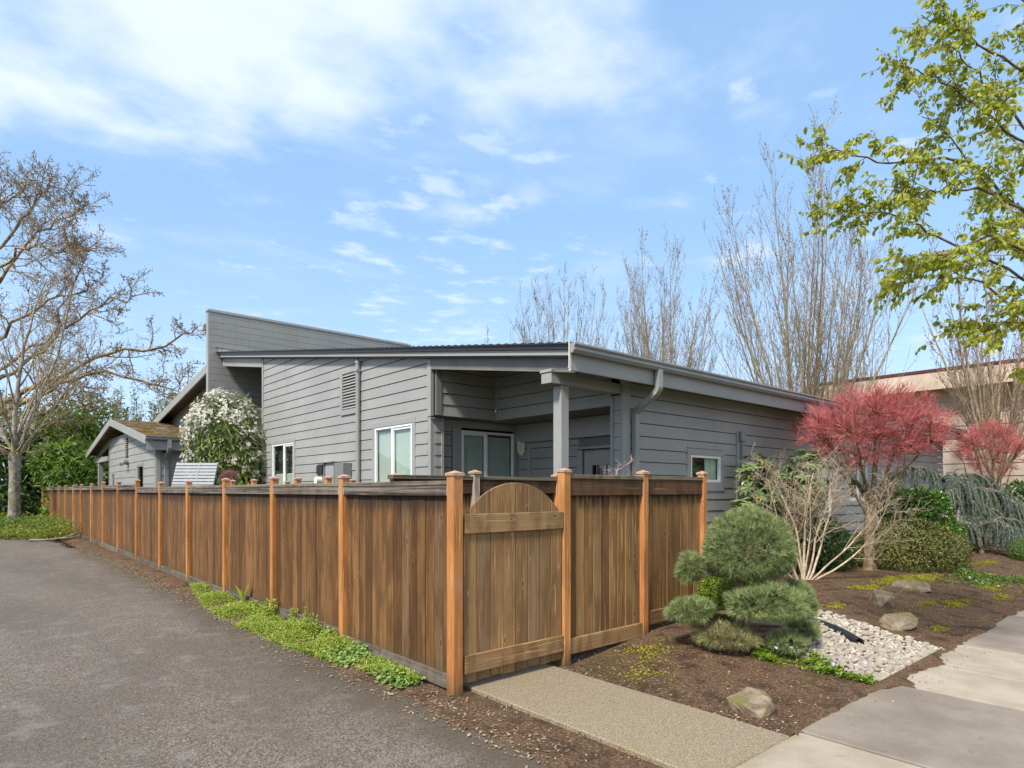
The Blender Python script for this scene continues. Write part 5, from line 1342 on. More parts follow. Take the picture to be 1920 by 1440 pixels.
for (r_, f_, up, L, rad, dx) in ((-.52, .1, 1.15, 1.9, .024, -.08), (-.16, -.1, 1.25, 1.85, .024, -.03), (.10, .1, 1.3, 1.9, .026, -.01), (.32, -.1, 1.2, 1.8, .022, .02), (.72, .0, 1.0, 1.85, .025, .05), (.95, -.15, .8, 1.7, .020, .07),
                                 (1.25, -.2, .62, 1.9, .022, .1), (-.85, -.2, .9, 1.5, .016, -.1), (.4, .3, 1.1, 1.7, .018, 0), (-.35, .3, 1.2, 1.7, .018, 0)):
    skel(B + R_ * dx * 1.3 + np.array([0, 0, -.03]), unit(R_ * r_ + F_ * f_ + np.array([0, 0, up])), L, rad, sb, 1, ob_)
ob_ = [[(p, r * k) for p, r in l] for k, l in zip((1, .95, .74, .56, .5), ob_)]
simple_tree('bare_shrub', 'leafless pale twiggy multi-stemmed shrub leaning right in the mulch bed', 'shrub', B, [ob_[1], ob_[2], ob_[3], ob_[4]], ('twig_bare',), sides=(8, 5, 4, 3))

# ------------------------------------------------------------------ coral red maples
def red_maple(label, B, trunk_h, crown, rx, rz, ry, limbs, scale=1.0, seed=0):
    B = np.array(B, float); C0 = np.array(crown, float)
    out = [[], [], [], []]
    tr = grow(B + np.array([0, 0, -.05]), np.array([-.03, .0, 1.]), trunk_h, 7, .02, 0)
    out[0].append((tr, np.array([.155, .115, .10, .098, .095, .10, .11, .10]) * scale))
    top = tr[-1]
    for i in range(limbs):
        a = 2 * np.pi * i / limbs + rs.uniform(-.35, .35); q = rs.uniform(.35, .95)
        tgt = C0 + (R_ * math.cos(a) * rx + F_ * math.sin(a) * ry) * q * .72 + np.array([0, 0, rs.uniform(-.35, .30) * rz])
        h = tr[rs.integers(5, 8)]; t_ = np.linspace(0, 1, 9)[:, None]; mid = h + (tgt - h) * .45 + np.array([0, 0, -.22 * scale]) + rs.normal(size=3) * .10
        p = (1 - t_) ** 2 * h + 2 * t_ * (1 - t_) * mid + t_ ** 2 * tgt + rs.normal(size=(9, 3)) * .018 * t_
        out[0].append((p, np.linspace(.045, .014, 9) * scale * rs.uniform(.8, 1.15)))
    # every branch heads for its own place in a rounded umbrella of a crown; fine twigs end at its surface
    LP = np.concatenate([p[2:] for p, _ in out[0][1:]])
    for i in range(int(105 * rx * ry)):
        d = rdir(1)[0]; d[2] = abs(d[2]) if rs.random() < .68 else -abs(d[2]) * .7
        q = rs.uniform(.45, .86); tgt = C0 + q * (R_ * d[0] * rx + F_ * d[1] * ry + np.array([0, 0, d[2] * rz]))
        cost = np.linalg.norm(LP - tgt, axis=1) + .55 * np.maximum(0, LP[:, 2] - tgt[2]) + .25 * np.linalg.norm(LP[:, :2] - tgt[:2], axis=1)
        h = LP[np.argmin(cost + rs.random(len(LP)) * .12)]
        t_ = np.linspace(0, 1, 8)[:, None]; mid = h + (tgt - h) * .55 + (tgt - C0) * .10 + rs.normal(size=3) * .05
        p2 = (1 - t_) ** 2 * h + 2 * t_ * (1 - t_) * mid + t_ ** 2 * tgt + rs.normal(size=(8, 3)) * .012 * t_
        out[1].append((p2, np.linspace(.011, .0045, 8) * scale))
        for k in range(9):
            i1 = rs.integers(3, 8); o_ = p2[i1] - C0; nrm = unit(o_ / np.array([rx, ry, rz]) ** 1 + np.array([0, 0, .35])); tg = unit(p2[i1] - p2[i1 - 1])
            p3 = grow(p2[i1], unit(nrm * .6 + tg * .6 + rdir(1)[0] * .75), rs.uniform(.16, .36) * scale, 4, .16, np.array([0, 0, .05])); out[2].append((p3, np.linspace(.0046, .0028, 5)))
            for m_ in range(4):
                i2 = rs.integers(1, 5); out[3].append((grow(p3[i2], unit(nrm * .7 + unit(p3[i2] - p3[i2 - 1]) * .5 + rdir(1)[0] * .7), rs.uniform(.09, .22) * scale, 3, .14, np.array([0, 0, .06])), np.linspace(.0029, .0018, 4)))
    def inside(p):
        d = p - C0; return np.array([d @ R_ / rx, d @ F_ / ry, d[:, 2] / rz]).T
    for lvl in (2, 3):
        out[lvl] = [(p, r) for p, r in out[lvl] if np.linalg.norm(inside(p)[-1]) < 1.02 + rs.random() ** 3 * .16 and inside(p)[-1, 2] > -.8]
    return simple_tree('red_maple', label, 'tree', B, out, ('bark_maple', 'twig_redbrown', 'twig_red', 'twig_red'), sides=(9, 5, 4, 3))
red_maple('large coral red twiggy maple with olive trunk in front of the street wall', (10.1, .25, .2), 1.5, (10.0, .20, 2.86), 1.62, 1.0, 1.2, 11)
red_maple('smaller coral red maple in front of the beige building', (20.9, .55, .15), 1.5, (20.7, .55, 2.95), 1.15, 1.05, 1.0, 9, .9)

# ------------------------------------------------------------------ rounded evergreen shrubs of the front bed
shrub('azalea', 'wide spreading olive green azalea mound with bronze tips around the maple trunk', 'shrub', (11.0, -.12, .2), [((.1, 0, .30), (1.0, .82, .62), 1), ((-.15, .55, .26), (.62, .5, .48), .5), ((.9, -.3, .32), (.48, .5, .36), .35)], 'leaf_olive', .056, .026, 13000, lumps=40, amp=.35, shell=.35, stems=10, outw=.8)
shrub('camellia', 'dark glossy clipped camellia with squared top behind the azalea', 'shrub', (12.3, .10, .2), [((0, 0, .95), (.62, .55, .62), 1), ((.2, -.2, .5), (.66, .55, .5), .7), ((-.2, .1, 1.2), (.55, .5, .35), .5)], 'leaf_camellia', .085, .045, 3400, lumps=14, amp=.10, box=True, shell=.3, stems=8)
shrub('low_shrub', 'dark shady shrub at the foot of the wall left of the maple trunk', 'shrub', (9.35, .75, .2), [((0, 0, .45), (.62, .42, .55), 1)], 'leaf_dark', .07, .03, 3000, lumps=14, amp=.3, stems=5)
shrub('rhododendron', 'dark green rhododendron hedge at the right edge behind the cedar', 'shrub', (19.6, -.55, .2), [((0, 0, .95), (.95, .8, .9), 1), ((1.0, -.8, .9), (.9, .8, .8), .8)], 'leaf_dark', .13, .05, 2800, lumps=14, amp=.3, stems=8)
shrub('box_hedge', 'low clipped box hedge with yellow green top at right edge', 'hedge', (15.4, -1.25, .12), [((0, 0, .25), (.55, .38, .26), 1), ((.9, -.25, .25), (.6, .38, .26), 1), ((1.9, -.5, .25), (.6, .4, .26), 1)], 'leaf_mid', .028, .016, 5200, lumps=8, amp=.10, shell=.2, stems=8)
shrub('yellow_shrub', 'low lime yellow groundcover shrub behind the box hedge', 'shrub', (17.4, -1.45, .15), [((0, 0, .42), (.9, .5, .38), 1), ((1.2, -.4, .42), (.9, .5, .36), 1)], 'leaf_lime', .05, .022, 3000, lumps=12, amp=.2, stems=6)

# ------------------------------------------------------------------ weeping blue cedars
def cedar(label, B, arms, strands, mat='needle_blue'):
    B = np.array(B, float); t = thing('weeping_cedar', label, 'tree', B)
    wood, st = [], []
    for (pts, rad) in arms:
        q = np.linspace(0, 1, 16); pts = np.array(pts, float)
        s = np.linspace(0, 1, len(pts)); p = np.stack([np.interp(q, s, pts[:, i]) for i in range(3)], 1)
        for _ in range(3): p[1:-1] = (p[:-2] + p[1:-1] * 2 + p[2:]) / 4
        p += rs.normal(size=p.shape) * .015; wood.append((p, np.linspace(rad, rad * .3, 16)))
    P, D = along([w for w in wood[1:]], strands)
    for p, d in zip(P, D):
        g = max(.12, p[2] - B[2] - .06); L = min(g, rs.uniform(.25, 1.15) * (1.0 if rs.random() < .7 else .5))
        side = rs.normal(size=3) * .5; side[2] = abs(side[2]) * .4
        st.append((grow(p, unit(side + d * .5), L, 7, .06, np.array([0, 0, -.5])), np.linspace(.007, .003, 8)))
    V, F = tube_np(wood, 7); obj_np('trunk', V, F, M['bark_brown'], t, smooth=True)
    V, F = tube_np(st, 3); obj_np('hanging_branches', V, F, M['twig_grey'], t)
    Q, E_ = along(st, 60); n = len(Q); k = 6
    P = np.repeat(Q, k, 0); D = unit(np.repeat(E_, k, 0) * .5 + rdir(n * k))
    V, F = needles(P, D, rs.uniform(.03, .055, n * k), .0042)
    obj_np('needles', V, F, M[mat], t, {'tint': np.repeat(np.clip(np.repeat(rs.random(n), k) * .7 + rs.random(n * k) * .3, 0, 1), 3)})
cedar('tall weeping blue cedar with hanging curtains beside the camellia', (16.7, .55, .2),
      [([(16.7, .55, .1), (16.65, .55, 1.2), (16.7, .55, 2.1)], .09), ([(16.7, .55, 1.9), (16.3, .95, 2.35), (15.7, 1.35, 2.4), (15.2, 1.5, 2.15)], .045), ([(16.7, .55, 2.0), (17.2, .2, 2.25), (17.8, -.1, 2.0), (18.3, -.5, 1.5)], .045), ([(16.7, .5, 1.9), (16.4, .3, 2.15), (15.9, .2, 2.0), (15.4, .3, 1.7)], .035),
       ([(16.7, .55, 1.6), (17.0, .0, 1.85), (17.3, -.4, 1.7), (17.6, -.8, 1.3)], .035), ([(16.7, .5, 1.3), (16.7, .1, 1.5), (16.9, -.2, 1.3)], .03), ([(16.7, .55, 1.9), (17.3, .7, 2.2), (18.1, .7, 2.1)], .03)], 105)
cedar('low weeping blue cedar mounding over the mulch at right', (15.6, -.35, .2),
      [([(15.6, -.35, .1), (15.55, -.3, .6), (15.6, -.35, 1.0)], .07), ([(15.6, -.35, .85), (15.2, .0, 1.02), (14.7, .15, .85), (14.3, .2, .5)], .035), ([(15.6, -.35, .9), (16.0, -.65, 1.1), (16.4, -1.0, 1.0), (16.7, -1.2, .6)], .035), ([(15.6, -.35, .9), (15.5, -.7, 1.05), (15.4, -1.0, .85), (15.3, -1.15, .5)], .03), ([(15.6, -.35, .9), (15.9, -.1, 1.05), (16.3, .0, .9)], .03)], 90)

# ------------------------------------------------------------------ street tree reaching in from the right
B = np.array([6.35, -4.35, 0.])
t = thing('street_tree', 'broadleaf street tree with fresh yellow green leaves reaching in at upper right', 'tree', B)
tr = grow(B, np.array([0, 0, 1.]), 8.5, 12, .02, 0); wood = [[(tr, np.linspace(.14, .05, 13))], [], []]
LIMBS = [
    [(5.37, -3.68, 3.64), (4.41, -3.10, 4.41), (3.71, -2.76, 4.84), (3.11, -2.51, 4.64), (2.65, -2.24, 4.68), (2.39, -2.10, 4.68)],
    [(5.43, -3.60, 3.24), (4.41, -3.10, 3.78), (3.56, -2.63, 4.10), (3.08, -2.35, 4.26), (2.67, -2.08, 4.26)],
    [(5.73, -3.73, 4.13), (4.55, -3.10, 5.20), (4.18, -2.90, 5.58), (3.79, -2.70, 5.86), (3.65, -2.58, 6.10)],
    [(5.45, -3.75, 4.06), (4.56, -3.24, 4.89), (3.97, -2.99, 5.13), (3.33, -2.70, 5.39), (2.99, -2.50, 5.48)],
    [(5.10, -3.70, 3.78), (4.10, -3.23, 4.26), (3.46, -2.94, 4.40), (2.88, -2.70, 4.26), (2.61, -2.56, 4.29)],
    [(5.51, -3.67, 2.92), (4.61, -3.15, 3.40), (4.14, -2.87, 3.68), (3.75, -2.67, 3.84), (3.45, -2.50, 3.77)],
    [(4.54, -3.75, 3.26), (3.62, -3.35, 3.72), (3.16, -3.08, 3.86), (2.81, -2.91, 3.65), (2.67, -2.79, 3.68)],
    [(5.17, -3.77, 4.39), (4.24, -3.36, 5.22), (3.83, -3.13, 5.54), (3.35, -2.85, 5.75), (3.10, -2.63, 5.92)],
    [(6.09, -3.78, 4.87), (5.20, -3.26, 6.08), (4.83, -3.07, 6.60), (4.63, -2.90, 6.97)],
    [(4.82, -3.73, 3.02), (4.04, -3.32, 3.17), (3.67, -3.12, 3.24), (3.46, -2.94, 3.14)],
    [(5.88, -3.59, 3.76), (5.34, -3.12, 4.48), (4.92, -2.75, 4.87), (4.46, -2.49, 5.43), (4.25, -2.31, 5.60)],
    [(6.9, -3.7, 4.4), (7.4, -3.2, 5.4), (7.7, -2.6, 6.2), (7.9, -2.2, 7.0)], [(6.5, -4.9, 4.6), (6.9, -5.6, 5.4), (7.2, -6.3, 6.2)], [(5.8, -5.0, 4.4), (5.3, -5.8, 5.3), (5.0, -6.5, 6.2)],
]
for lm_ in LIMBS:
    z0 = max(1.9, lm_[0][2] - .8); pts = np.array([(B[0], B[1], z0)] + lm_)
    q = np.linspace(0, 1, 26); s = np.linspace(0, 1, len(pts)); p = np.stack([np.interp(q, s, pts[:, i]) for i in range(3)], 1)
    for _ in range(2): p[1:-1] = (p[:-2] + p[1:-1] * 2 + p[2:]) / 4
    p += rs.normal(size=p.shape) * .012; rad = np.linspace(.019, .0035, 26); wood[0].append((p, rad))
    for j in range(17):
        i0 = rs.integers(6, 25); d = unit(p[min(i0 + 1, 25)] - p[i0 - 1]); L = rs.uniform(.25, .75) * (1.15 - i0 / 40)
        p2 = grow(p[i0], unit(turn(d, rs.uniform(.4, 1.0)) * np.array([1, 1, .55])), L, 7, .09, np.array([0, 0, -.01])); wood[1].append((p2, np.linspace(max(.004, rad[i0] * .5), .002, 8)))
        for k in range(4):
            i1 = rs.integers(2, 8); wood[2].append((grow(p2[i1], turn(unit(p2[i1] - p2[i1 - 1]), rs.uniform(.4, .9)), rs.uniform(.10, .28), 3, .1, 0), np.linspace(.0026, .0015, 4)))
tw = wood[1] + wood[2] + [(p[14:], r[14:]) for p, r in wood[0][1:]]
for nm, lst, k in (('trunk', wood[0], 8), ('twigs', wood[1] + wood[2], 4)):
    V, F = tube_np(lst, k); obj_np(nm, V, F, M['bark_brown' if nm == 'trunk' else 'twig_grey'], t, smooth=True)
P, D = along(tw, 11); n = len(P)
sd_ = unit(np.cross(D, np.array([0, 0, 1.])) * rs.choice([-1, 1], n)[:, None] + rdir(n) * .5)
dd = unit(sd_ * .7 + D * .4 + np.array([0, 0, -.75]) + rdir(n) * .35)
V, F = leaves6(P + sd_ * .012, dd, unit(rdir(n) + np.array([0, 0, .6])), rs.uniform(.022, .072, n), rs.uniform(.017, .050, n), .2, .25)
obj_np('leaves', V, F, M['leaf_spring'], t, {'tint': tints(n, 6, 0, .95)})
n2 = n // 3; ii = rs.choice(n, n2, False)
V, F = leaves6(P[ii], unit(rdir(n2) + np.array([0, 0, -.6])), rdir(n2), rs.uniform(.014, .030, n2), rs.uniform(.008, .014, n2), .3)
obj_np('seed_husks', V, F, M['bud'], t, {'tint': tints(n2, 6)})

# ------------------------------------------------------------------ rocks
def rock(label, x, y, w_, d_, h_, seed, rz=0.0, sink=.03):
    r = np.random.default_rng(seed)
    bm = bmesh.new()
    P = r.normal(size=(26, 3)); P /= np.linalg.norm(P, axis=1, keepdims=True); P = np.sign(P) * np.abs(P) ** .75
    for q in P: bm.verts.new((q[0] * w_ / 2, q[1] * d_ / 2, max(-.35, q[2]) * h_ * .62))
    res = bmesh.ops.convex_hull(bm, input=bm.verts[:])
    bmesh.ops.delete(bm, geom=[v for v in bm.verts if not v.link_faces], context='VERTS')
    bmesh.ops.subdivide_edges(bm, edges=bm.edges[:], cuts=2, use_grid_fill=True)
    for v in bm.verts:
        c = v.co; k = math.sin(c.x * 31 + seed) * math.sin(c.y * 27 + c.z * 33) * .012 + math.sin(c.x * 73 + c.z * 61 + seed) * .005
        v.co += v.normal * k
    bmesh.ops.recalc_face_normals(bm, faces=bm.faces)
    me = bpy.data.meshes.new('rock'); bm.to_mesh(me); bm.free(); me.materials.append(M['rock'])
    o = put('rock', me, (x, y, gz_(x, y) + h_ * .22 - sink), None, rz); return tag(o, label, 'rock', 'rocks in the mulch bed')
rock('pale mossy rock alone in the bare soil nearest the garden path', 1.57, -1.86, .48, .34, .22, 5, .9)
rock('rounded mossy rock with a dark shaded side in the mulch', 6.55, -1.15, .42, .34, .28, 14, .6)
rock('long low grey rock beside the moss below the maple', 8.25, -1.0, .62, .34, .20, 23, -.9)
rock('angular tan rock just above the white river stones', 5.45, -1.72, .50, .28, .27, 31, -.5)

# ------------------------------------------------------------------ river stones
sbd = tag(grid('stone_bed', np.arange(3.0, 5.2, .1), np.arange(-2.36, -.95, .1), lambda x, y: gh(x, y) - .02, M['soil']), kind='structure')
poly = [(3.12, -2.34), (4.86, -2.33), (5.05, -1.55), (4.95, -.98), (4.35, -.95), (3.55, -1.25), (3.22, -1.62)]
def inside_(x, y):
    c = False; j = len(poly) - 1
    for i in range(len(poly)):
        xi, yi = poly[i]; xj, yj = poly[j]
        if (yi > y) != (yj > y) and x < (xj - xi) * (y - yi) / (yj - yi) + xi: c = not c
        j = i
    return c
protos = []
for k in range(9):
    r = np.random.default_rng(50 + k); bm = bmesh.new(); bmesh.ops.create_icosphere(bm, subdivisions=2, radius=.5)
    f1 = r.normal(size=3) * 2.2; ph = r.uniform(0, 6, 3)
    for v in bm.verts: v.co *= 1 + .10 * math.sin(f1[0] * v.co.x * 2 + ph[0]) + .09 * math.sin(f1[1] * v.co.y * 3 + ph[1])
    for v in bm.verts: v.co.x *= 1.25; v.co.y *= .92; v.co.z *= .62
    for fc in bm.faces: fc.smooth = True
    me = bpy.data.meshes.new('stone'); bm.to_mesh(me); bm.free(); me.materials.append(M['stone']); protos.append(me)
pts = []; rr = np.random.default_rng(4)
for _ in range(26000):
    x, y = rr.uniform(3.05, 5.1), rr.uniform(-2.37, -.9)
    if not inside_(x + rr.normal() * .03, y + rr.normal() * .03) or y < -2.345: continue
    s = rr.uniform(.042, .088) * (.85 if rr.random() < .6 else 1.1)
    if all((x - a) ** 2 + (y - b) ** 2 > ((s + c) * .40) ** 2 for a, b, c in pts): pts.append((x, y, s))
cam_p = np.array([-3.205, -4.433])
pts.sort(key=lambda q: -q[2] / math.hypot(q[0] - cam_p[0], q[1] - cam_p[1]))
restV, restF, o_ = [], [], 0
for i, (x, y, s) in enumerate(pts):
    me = protos[i % 9]; a = rr.uniform(0, 6.28); z = gz_(x, y) + s * .20 + rr.uniform(0, .012)
    tl = Matrix.Rotation(rr.normal() * .25, 4, 'X') @ Matrix.Rotation(rr.normal() * .25, 4, 'Y')
    if i < 300:
        o = put('stone', me, (x, y, z), sbd); o.rotation_euler = (rr.normal() * .25, rr.normal() * .25, a); o.scale = (s, s, s)
    else:
        co = np.array([v.co[:] for v in me.vertices]) * s; R3 = np.array((Matrix.Rotation(a, 3, 'Z') @ tl.to_3x3())); co = co @ R3.T + np.array([x, y, z])
        restV.append(co); restF.append(np.array([p.vertices[:] for p in me.polygons]) + o_); o_ += len(co)
if restV: tag(obj_np('stones', np.concatenate(restV), np.concatenate(restF), M['stone'], sbd, smooth=True), kind='stuff')
# second layer of loose stones heaped on top
# corrugated drain pipe
c = [np.array(p) for p in ((4.42, -.25, .20), (4.55, -.70, .20), (4.52, -1.15, .16), (4.38, -1.45, .13), (4.20, -1.72, .08))]
q = np.linspace(0, 1, 150); s = np.linspace(0, 1, 5); p = np.stack([np.interp(q, s, [a[i] for a in c]) for i in range(3)], 1)
for _ in range(220): p[1:-1] = (p[:-2] + 2 * p[1:-1] + p[2:]) / 4
V, F = tube_np([(p, .048 + .009 * np.sign(np.sin(np.arange(150) * 2 * np.pi / 4.0 + .3)))], 14)
tag(obj_np('drain_pipe', V, F, M['black_pipe'], smooth=False), 'black corrugated drain pipe emptying onto the white river stones', 'pipe')
tag(MB().tube([(3.55, -.62, .22), (3.95, -.95, .21), (4.12, -1.12, .19)], .045, 12).build('downspout_pipe', M['boxgrey'], smooth=True), 'short dark glossy pipe lying under the middle pads of the pine', 'pipe')
tag(MB().tube([(9.9, 1.25, .22), (9.9, 1.25, .27)], .24, 20).build('splash_dish', M['conc_light'], bevel=.01), 'pale round dish on the soil by the foot of the street wall', 'dish')

# ------------------------------------------------------------------ low plants, moss, chips and litter
def scatter(poly, n):
    P = np.array(poly); lo, hi = P.min(0), P.max(0); out = []
    while sum(len(o) for o in out) < n:
        q = rs.uniform(lo, hi, (n * 2, 2)); x, y = q[:, 0], q[:, 1]; c = np.zeros(len(q), bool); j = len(P) - 1
        for i in range(len(P)):
            cond = ((P[i, 1] > y) != (P[j, 1] > y)) & (x < (P[j, 0] - P[i, 0]) * (y - P[i, 1]) / (P[j, 1] - P[i, 1] + 1e-12) + P[i, 0]); c ^= cond; j = i
        out.append(q[c])
    return np.concatenate(out)[:n]
def clump_noise(q, f, s=0.0):
    x, y = q[:, 0], q[:, 1]; return (np.sin(x * f + 1.3 * y * f * .7 + s) + np.sin(-x * f * .6 + y * f * 1.2 + 2.1 + s) + np.sin(x * f * 2.3 + y * f * 1.9 + 4 + s) * .6) / 2.6
def low_plants(name, label, polys, n, hmax, L, Wd, mat, thr=-.2, f=9, flowers=None, kind='stuff', cat='ground cover', upright=.5):
    q = np.concatenate([scatter(p, int(n * 1.6)) for p in polys]); c = clump_noise(q, f); q = q[c + rs.normal(size=len(q)) * .25 > thr]; c = clump_noise(q, f)
    m = len(q); h = hmax * np.clip(.35 + .5 * c, .08, 1) * rs.random(m); z = gh(q[:, 0], q[:, 1]) + h
    P = np.stack([q[:, 0], q[:, 1], z], 1); D = unit(rdir(m) * np.array([1, 1, .5]) + np.array([0, 0, upright * .6])); Nn = unit(rdir(m) * .4 + np.array([0, 0, 1.]))
    V, F = leaves6(P, D, Nn, L * rs.uniform(.6, 1.3, m), Wd * rs.uniform(.7, 1.2, m), .15)
    o = tag(obj_np(name, V, F, M[mat], None, {'tint': tints(m, 6)}), label, cat, kind=kind)
    return q
# weeds along the long fence
wp = [(-.42, 1.0), (-.04, .35), (-.03, 7.4), (-.10, 7.9), (-.34, 6.4), (-.50, 5.2), (-.52, 4.2), (-.50, 3.2), (-.42, 2.2), (-.34, 1.5)]
wp = [(-.24, .42), (-.05, .42), (-.04, 7.6), (-.12, 8.0), (-.30, 7.0), (-.50, 5.6), (-.56, 4.4), (-.52, 3.2), (-.46, 2.2), (-.38, 1.3)]
low_plants('weeds', 'strip of fresh green weeds between the asphalt and the long fence', [wp], 21000, .15, .034, .013, 'leaf_weed', -.35, 5)
low_plants('weeds', 'round leaved weeds at the near end of the strip by the corner post', [[(-.34, .38), (-.05, .36), (-.05, 2.4), (-.25, 2.4), (-.42, 1.8)]], 700, .13, .042, .042, 'leaf_weed2', -.2, 6, upright=.3)
low_plants('weeds', 'bushier taller weeds by the second and third fence posts', [[(-.18, 2.0), (-.05, 2.0), (-.05, 3.2), (-.2, 3.2)], [(-.2, 3.9), (-.05, 3.9), (-.05, 4.6), (-.2, 4.6)]], 900, .34, .04, .022, 'leaf_weed', -.3, 9)
# tall weed stems and a lily sprout
for (x, y, h, lab) in ((-.16, 2.62, .36, 'taller weed stem with small leaves between the second and third posts'), (-.12, 3.35, .26, 'short bushy weed stem next to the third fence post')):
    t = thing('weed_plant', lab, 'plant', (x, y, gz_(x, y))); st = [(grow(np.array([x + rs.normal() * .03, y + rs.normal() * .04, gz_(x, y)]), unit(np.array([rs.normal() * .2, rs.normal() * .2, 1.])), h * rs.uniform(.6, 1), 5, .08, 0), np.linspace(.004, .002, 6)) for _ in range(5)]
    V, F = tube_np(st, 4); obj_np('stems', V, F, M['leaf_weed'], t, {'tint': np.full(len(V), .2)}); P, D = along(st, 22); n = len(P); V, F = leaves6(P, unit(rdir(n) + D * .3), rdir(n), .034, .018); obj_np('leaves', V, F, M['leaf_weed'], t, {'tint': tints(n, 6)})
t = thing('lily_sprout', 'broad leaved bright green sprout standing above the weeds', 'plant', (-.10, 5.15, .05))
P = np.array([[-.10, 5.15, .10]] * 4); D = np.array([[-.25, .25, 1.], [.12, -.30, 1.], [-.1, -.05, 1.], [.1, .25, .9]]); V, F = leaves6(P, D, np.array([[1., .2, .3], [-1, .3, .3], [.3, 1, .2], [1, .1, .3]]), np.array([.30, .34, .22, .2]), np.array([.085, .09, .06, .06]), .25, .1)
obj_np('leaves', V, F, M['leaf_weed'], t, {'tint': np.full(24, .35)}); MB().tube([(-.10, 5.15, .0), (-.10, 5.15, .14)], .012, 6).build('stem', M['leaf_weed'], t)
# groundcover at the far end of the drive
low_plants('groundcover', 'sprawling yellow green groundcover around the pale trunk at the end of the drive', [[(-5.5, 25.6), (-2.6, 24.6), (-.9, 22.6), (-.10, 22.4), (-.08, 37), (-7, 38)]], 15000, 1.0, .14, .05, 'leaf_lime', -.5, 1.3)
shrub('juniper', 'low spreading dark green shrub at the foot of the pale trunk', 'shrub', (-1.75, 27.0, 0), [((0, 0, .30), (1.35, 1.0, .45), 1), ((1.2, -1.0, .25), (.9, 1.0, .35), .6), ((-1.2, .8, .3), (1.0, 1.0, .4), .5)], 'leaf_mid', .12, .035, 2400, lumps=20, amp=.4, stems=6)
low_plants('brush', 'tall pale dry stems and leaves in front of the old grey fence', [[(-9, 33.5), (-2.4, 33.5), (-2.4, 38.5), (-9, 38.5)]], 3500, 1.9, .16, .05, 'leaf_grey', -.4, 1.6)
# fallen branch at the far edge of the drive
fb = [(grow(np.array([-1.5, 22.6, .06]), unit(np.array([1, .05, .0])), 1.7, 7, .12, 0), np.linspace(.05, .015, 8)), (grow(np.array([-.9, 22.6, .06]), unit(np.array([1, -.35, .02])), 1.0, 5, .12, 0), np.linspace(.03, .01, 6)), (grow(np.array([-.6, 22.7, .06]), unit(np.array([.6, .6, .1])), .8, 5, .15, 0), np.linspace(.02, .008, 6))]
V, F = tube_np(fb, 6); tag(obj_np('fallen_branch', V, F, M['twig_grey'], smooth=True), 'grey fallen branch lying at the far edge of the asphalt', 'branch')
# vinca
vq = low_plants('vinca', 'vinca groundcover with lilac flowers between the pine and the river stones', [[(2.72, -1.25), (3.05, -1.2), (3.22, -1.6), (3.15, -2.2), (2.98, -2.3), (2.85, -1.9)]], 2000, .12, .038, .017, 'leaf_box', -.2, 8)
low_plants('vinca', 'patch of vinca groundcover near the sidewalk below the azalea', [[(9.4, -1.0), (10.4, -.95), (11.6, -1.1), (12.6, -2.0), (12.4, -2.3), (11.2, -2.2), (10.2, -1.6)]], 3200, .14, .05, .024, 'leaf_mid', -.2, 4)
for cen, num in (((3.0, -1.55), 9), ((2.95, -2.0), 5), ((9.9, -1.6), 3)):
    t = thing('vinca_flowers', {9: 'lilac vinca flowers nearest the pine', 5: 'lilac vinca flowers nearest the sidewalk corner', 3: 'lilac vinca flowers in the far patch'}[num], 'flowers', (cen[0], cen[1], gz_(*cen)))
    for k in range(num):
        x, y = cen[0] + rs.normal() * .11, cen[1] + rs.normal() * .13; c0 = np.array([x, y, gz_(x, y) + rs.uniform(.10, .15)]); nrm_ = unit(np.array([-.5, -.6, .8]) + rs.normal(size=3) * .3); s = unit(np.cross(nrm_, np.array([0, 0, 1.]))); b = np.cross(nrm_, s)
        a = np.arange(5) * 2 * np.pi / 5; V, F = leaves6(np.repeat(c0[None], 5, 0), s * np.cos(a)[:, None] + b * np.sin(a)[:, None] + nrm_ * .1, np.repeat(nrm_[None], 5, 0), .019, .016, .02); obj_np('flower', V, F, M['petal_vinca'], t, {'tint': rs.random(30)})
# moss cushions
mq = []
for (x, y, rx, ry, n) in ((9.3, -.75, 1.0, .20, 3600), (8.7, -.55, .5, .16, 1600), (10.4, -1.6, .5, .14, 1500), (11.3, -2.05, .6, .12, 1300), (7.6, -.55, .4, .18, 1000), (7.2, -1.0, .25, .1, 500), (5.6, -.9, .3, .1, 400), (6.2, -1.5, .2, .08, 250), (6.0, -2.0, .25, .08, 250), (8.0, -1.7, .5, .12, 900), (9.4, -1.95, .35, .1, 600), (7.3, -1.5, .4, .08, 400), (4.8, -.75, .35, .12, 600), (2.2, -.4, .35, .25, 500), (1.7, -.7, .3, .3, 300), (14.2, -1.6, .5, .2, 700), (16.5, -2.0, .8, .12, 700), (13.3, -.9, .7, .15, 800), (12.9, -2.2, .5, .1, 500)):
    a = rs.normal(size=(n, 2)) * np.array([rx, ry]) * .5 + np.array([x, y]); mq.append(a[clump_noise(a, 14) > -.35])
q = np.concatenate(mq); q = q[q[:, 1] > -2.34]; n = len(q); P = np.stack([q[:, 0], q[:, 1], gh(q[:, 0], q[:, 1]) + rs.random(n) * .018], 1)
V, F = leaves6(P, unit(rdir(n) * np.array([1, 1, .4]) + np.array([0, 0, .35])), rdir(n), rs.uniform(.012, .03, n), rs.uniform(.010, .02, n)); tag(obj_np('moss', V, F, M['moss'], None, {'tint': tints(n, 6)}), 'yellow green moss cushions spread over the mulch', 'moss', kind='stuff')
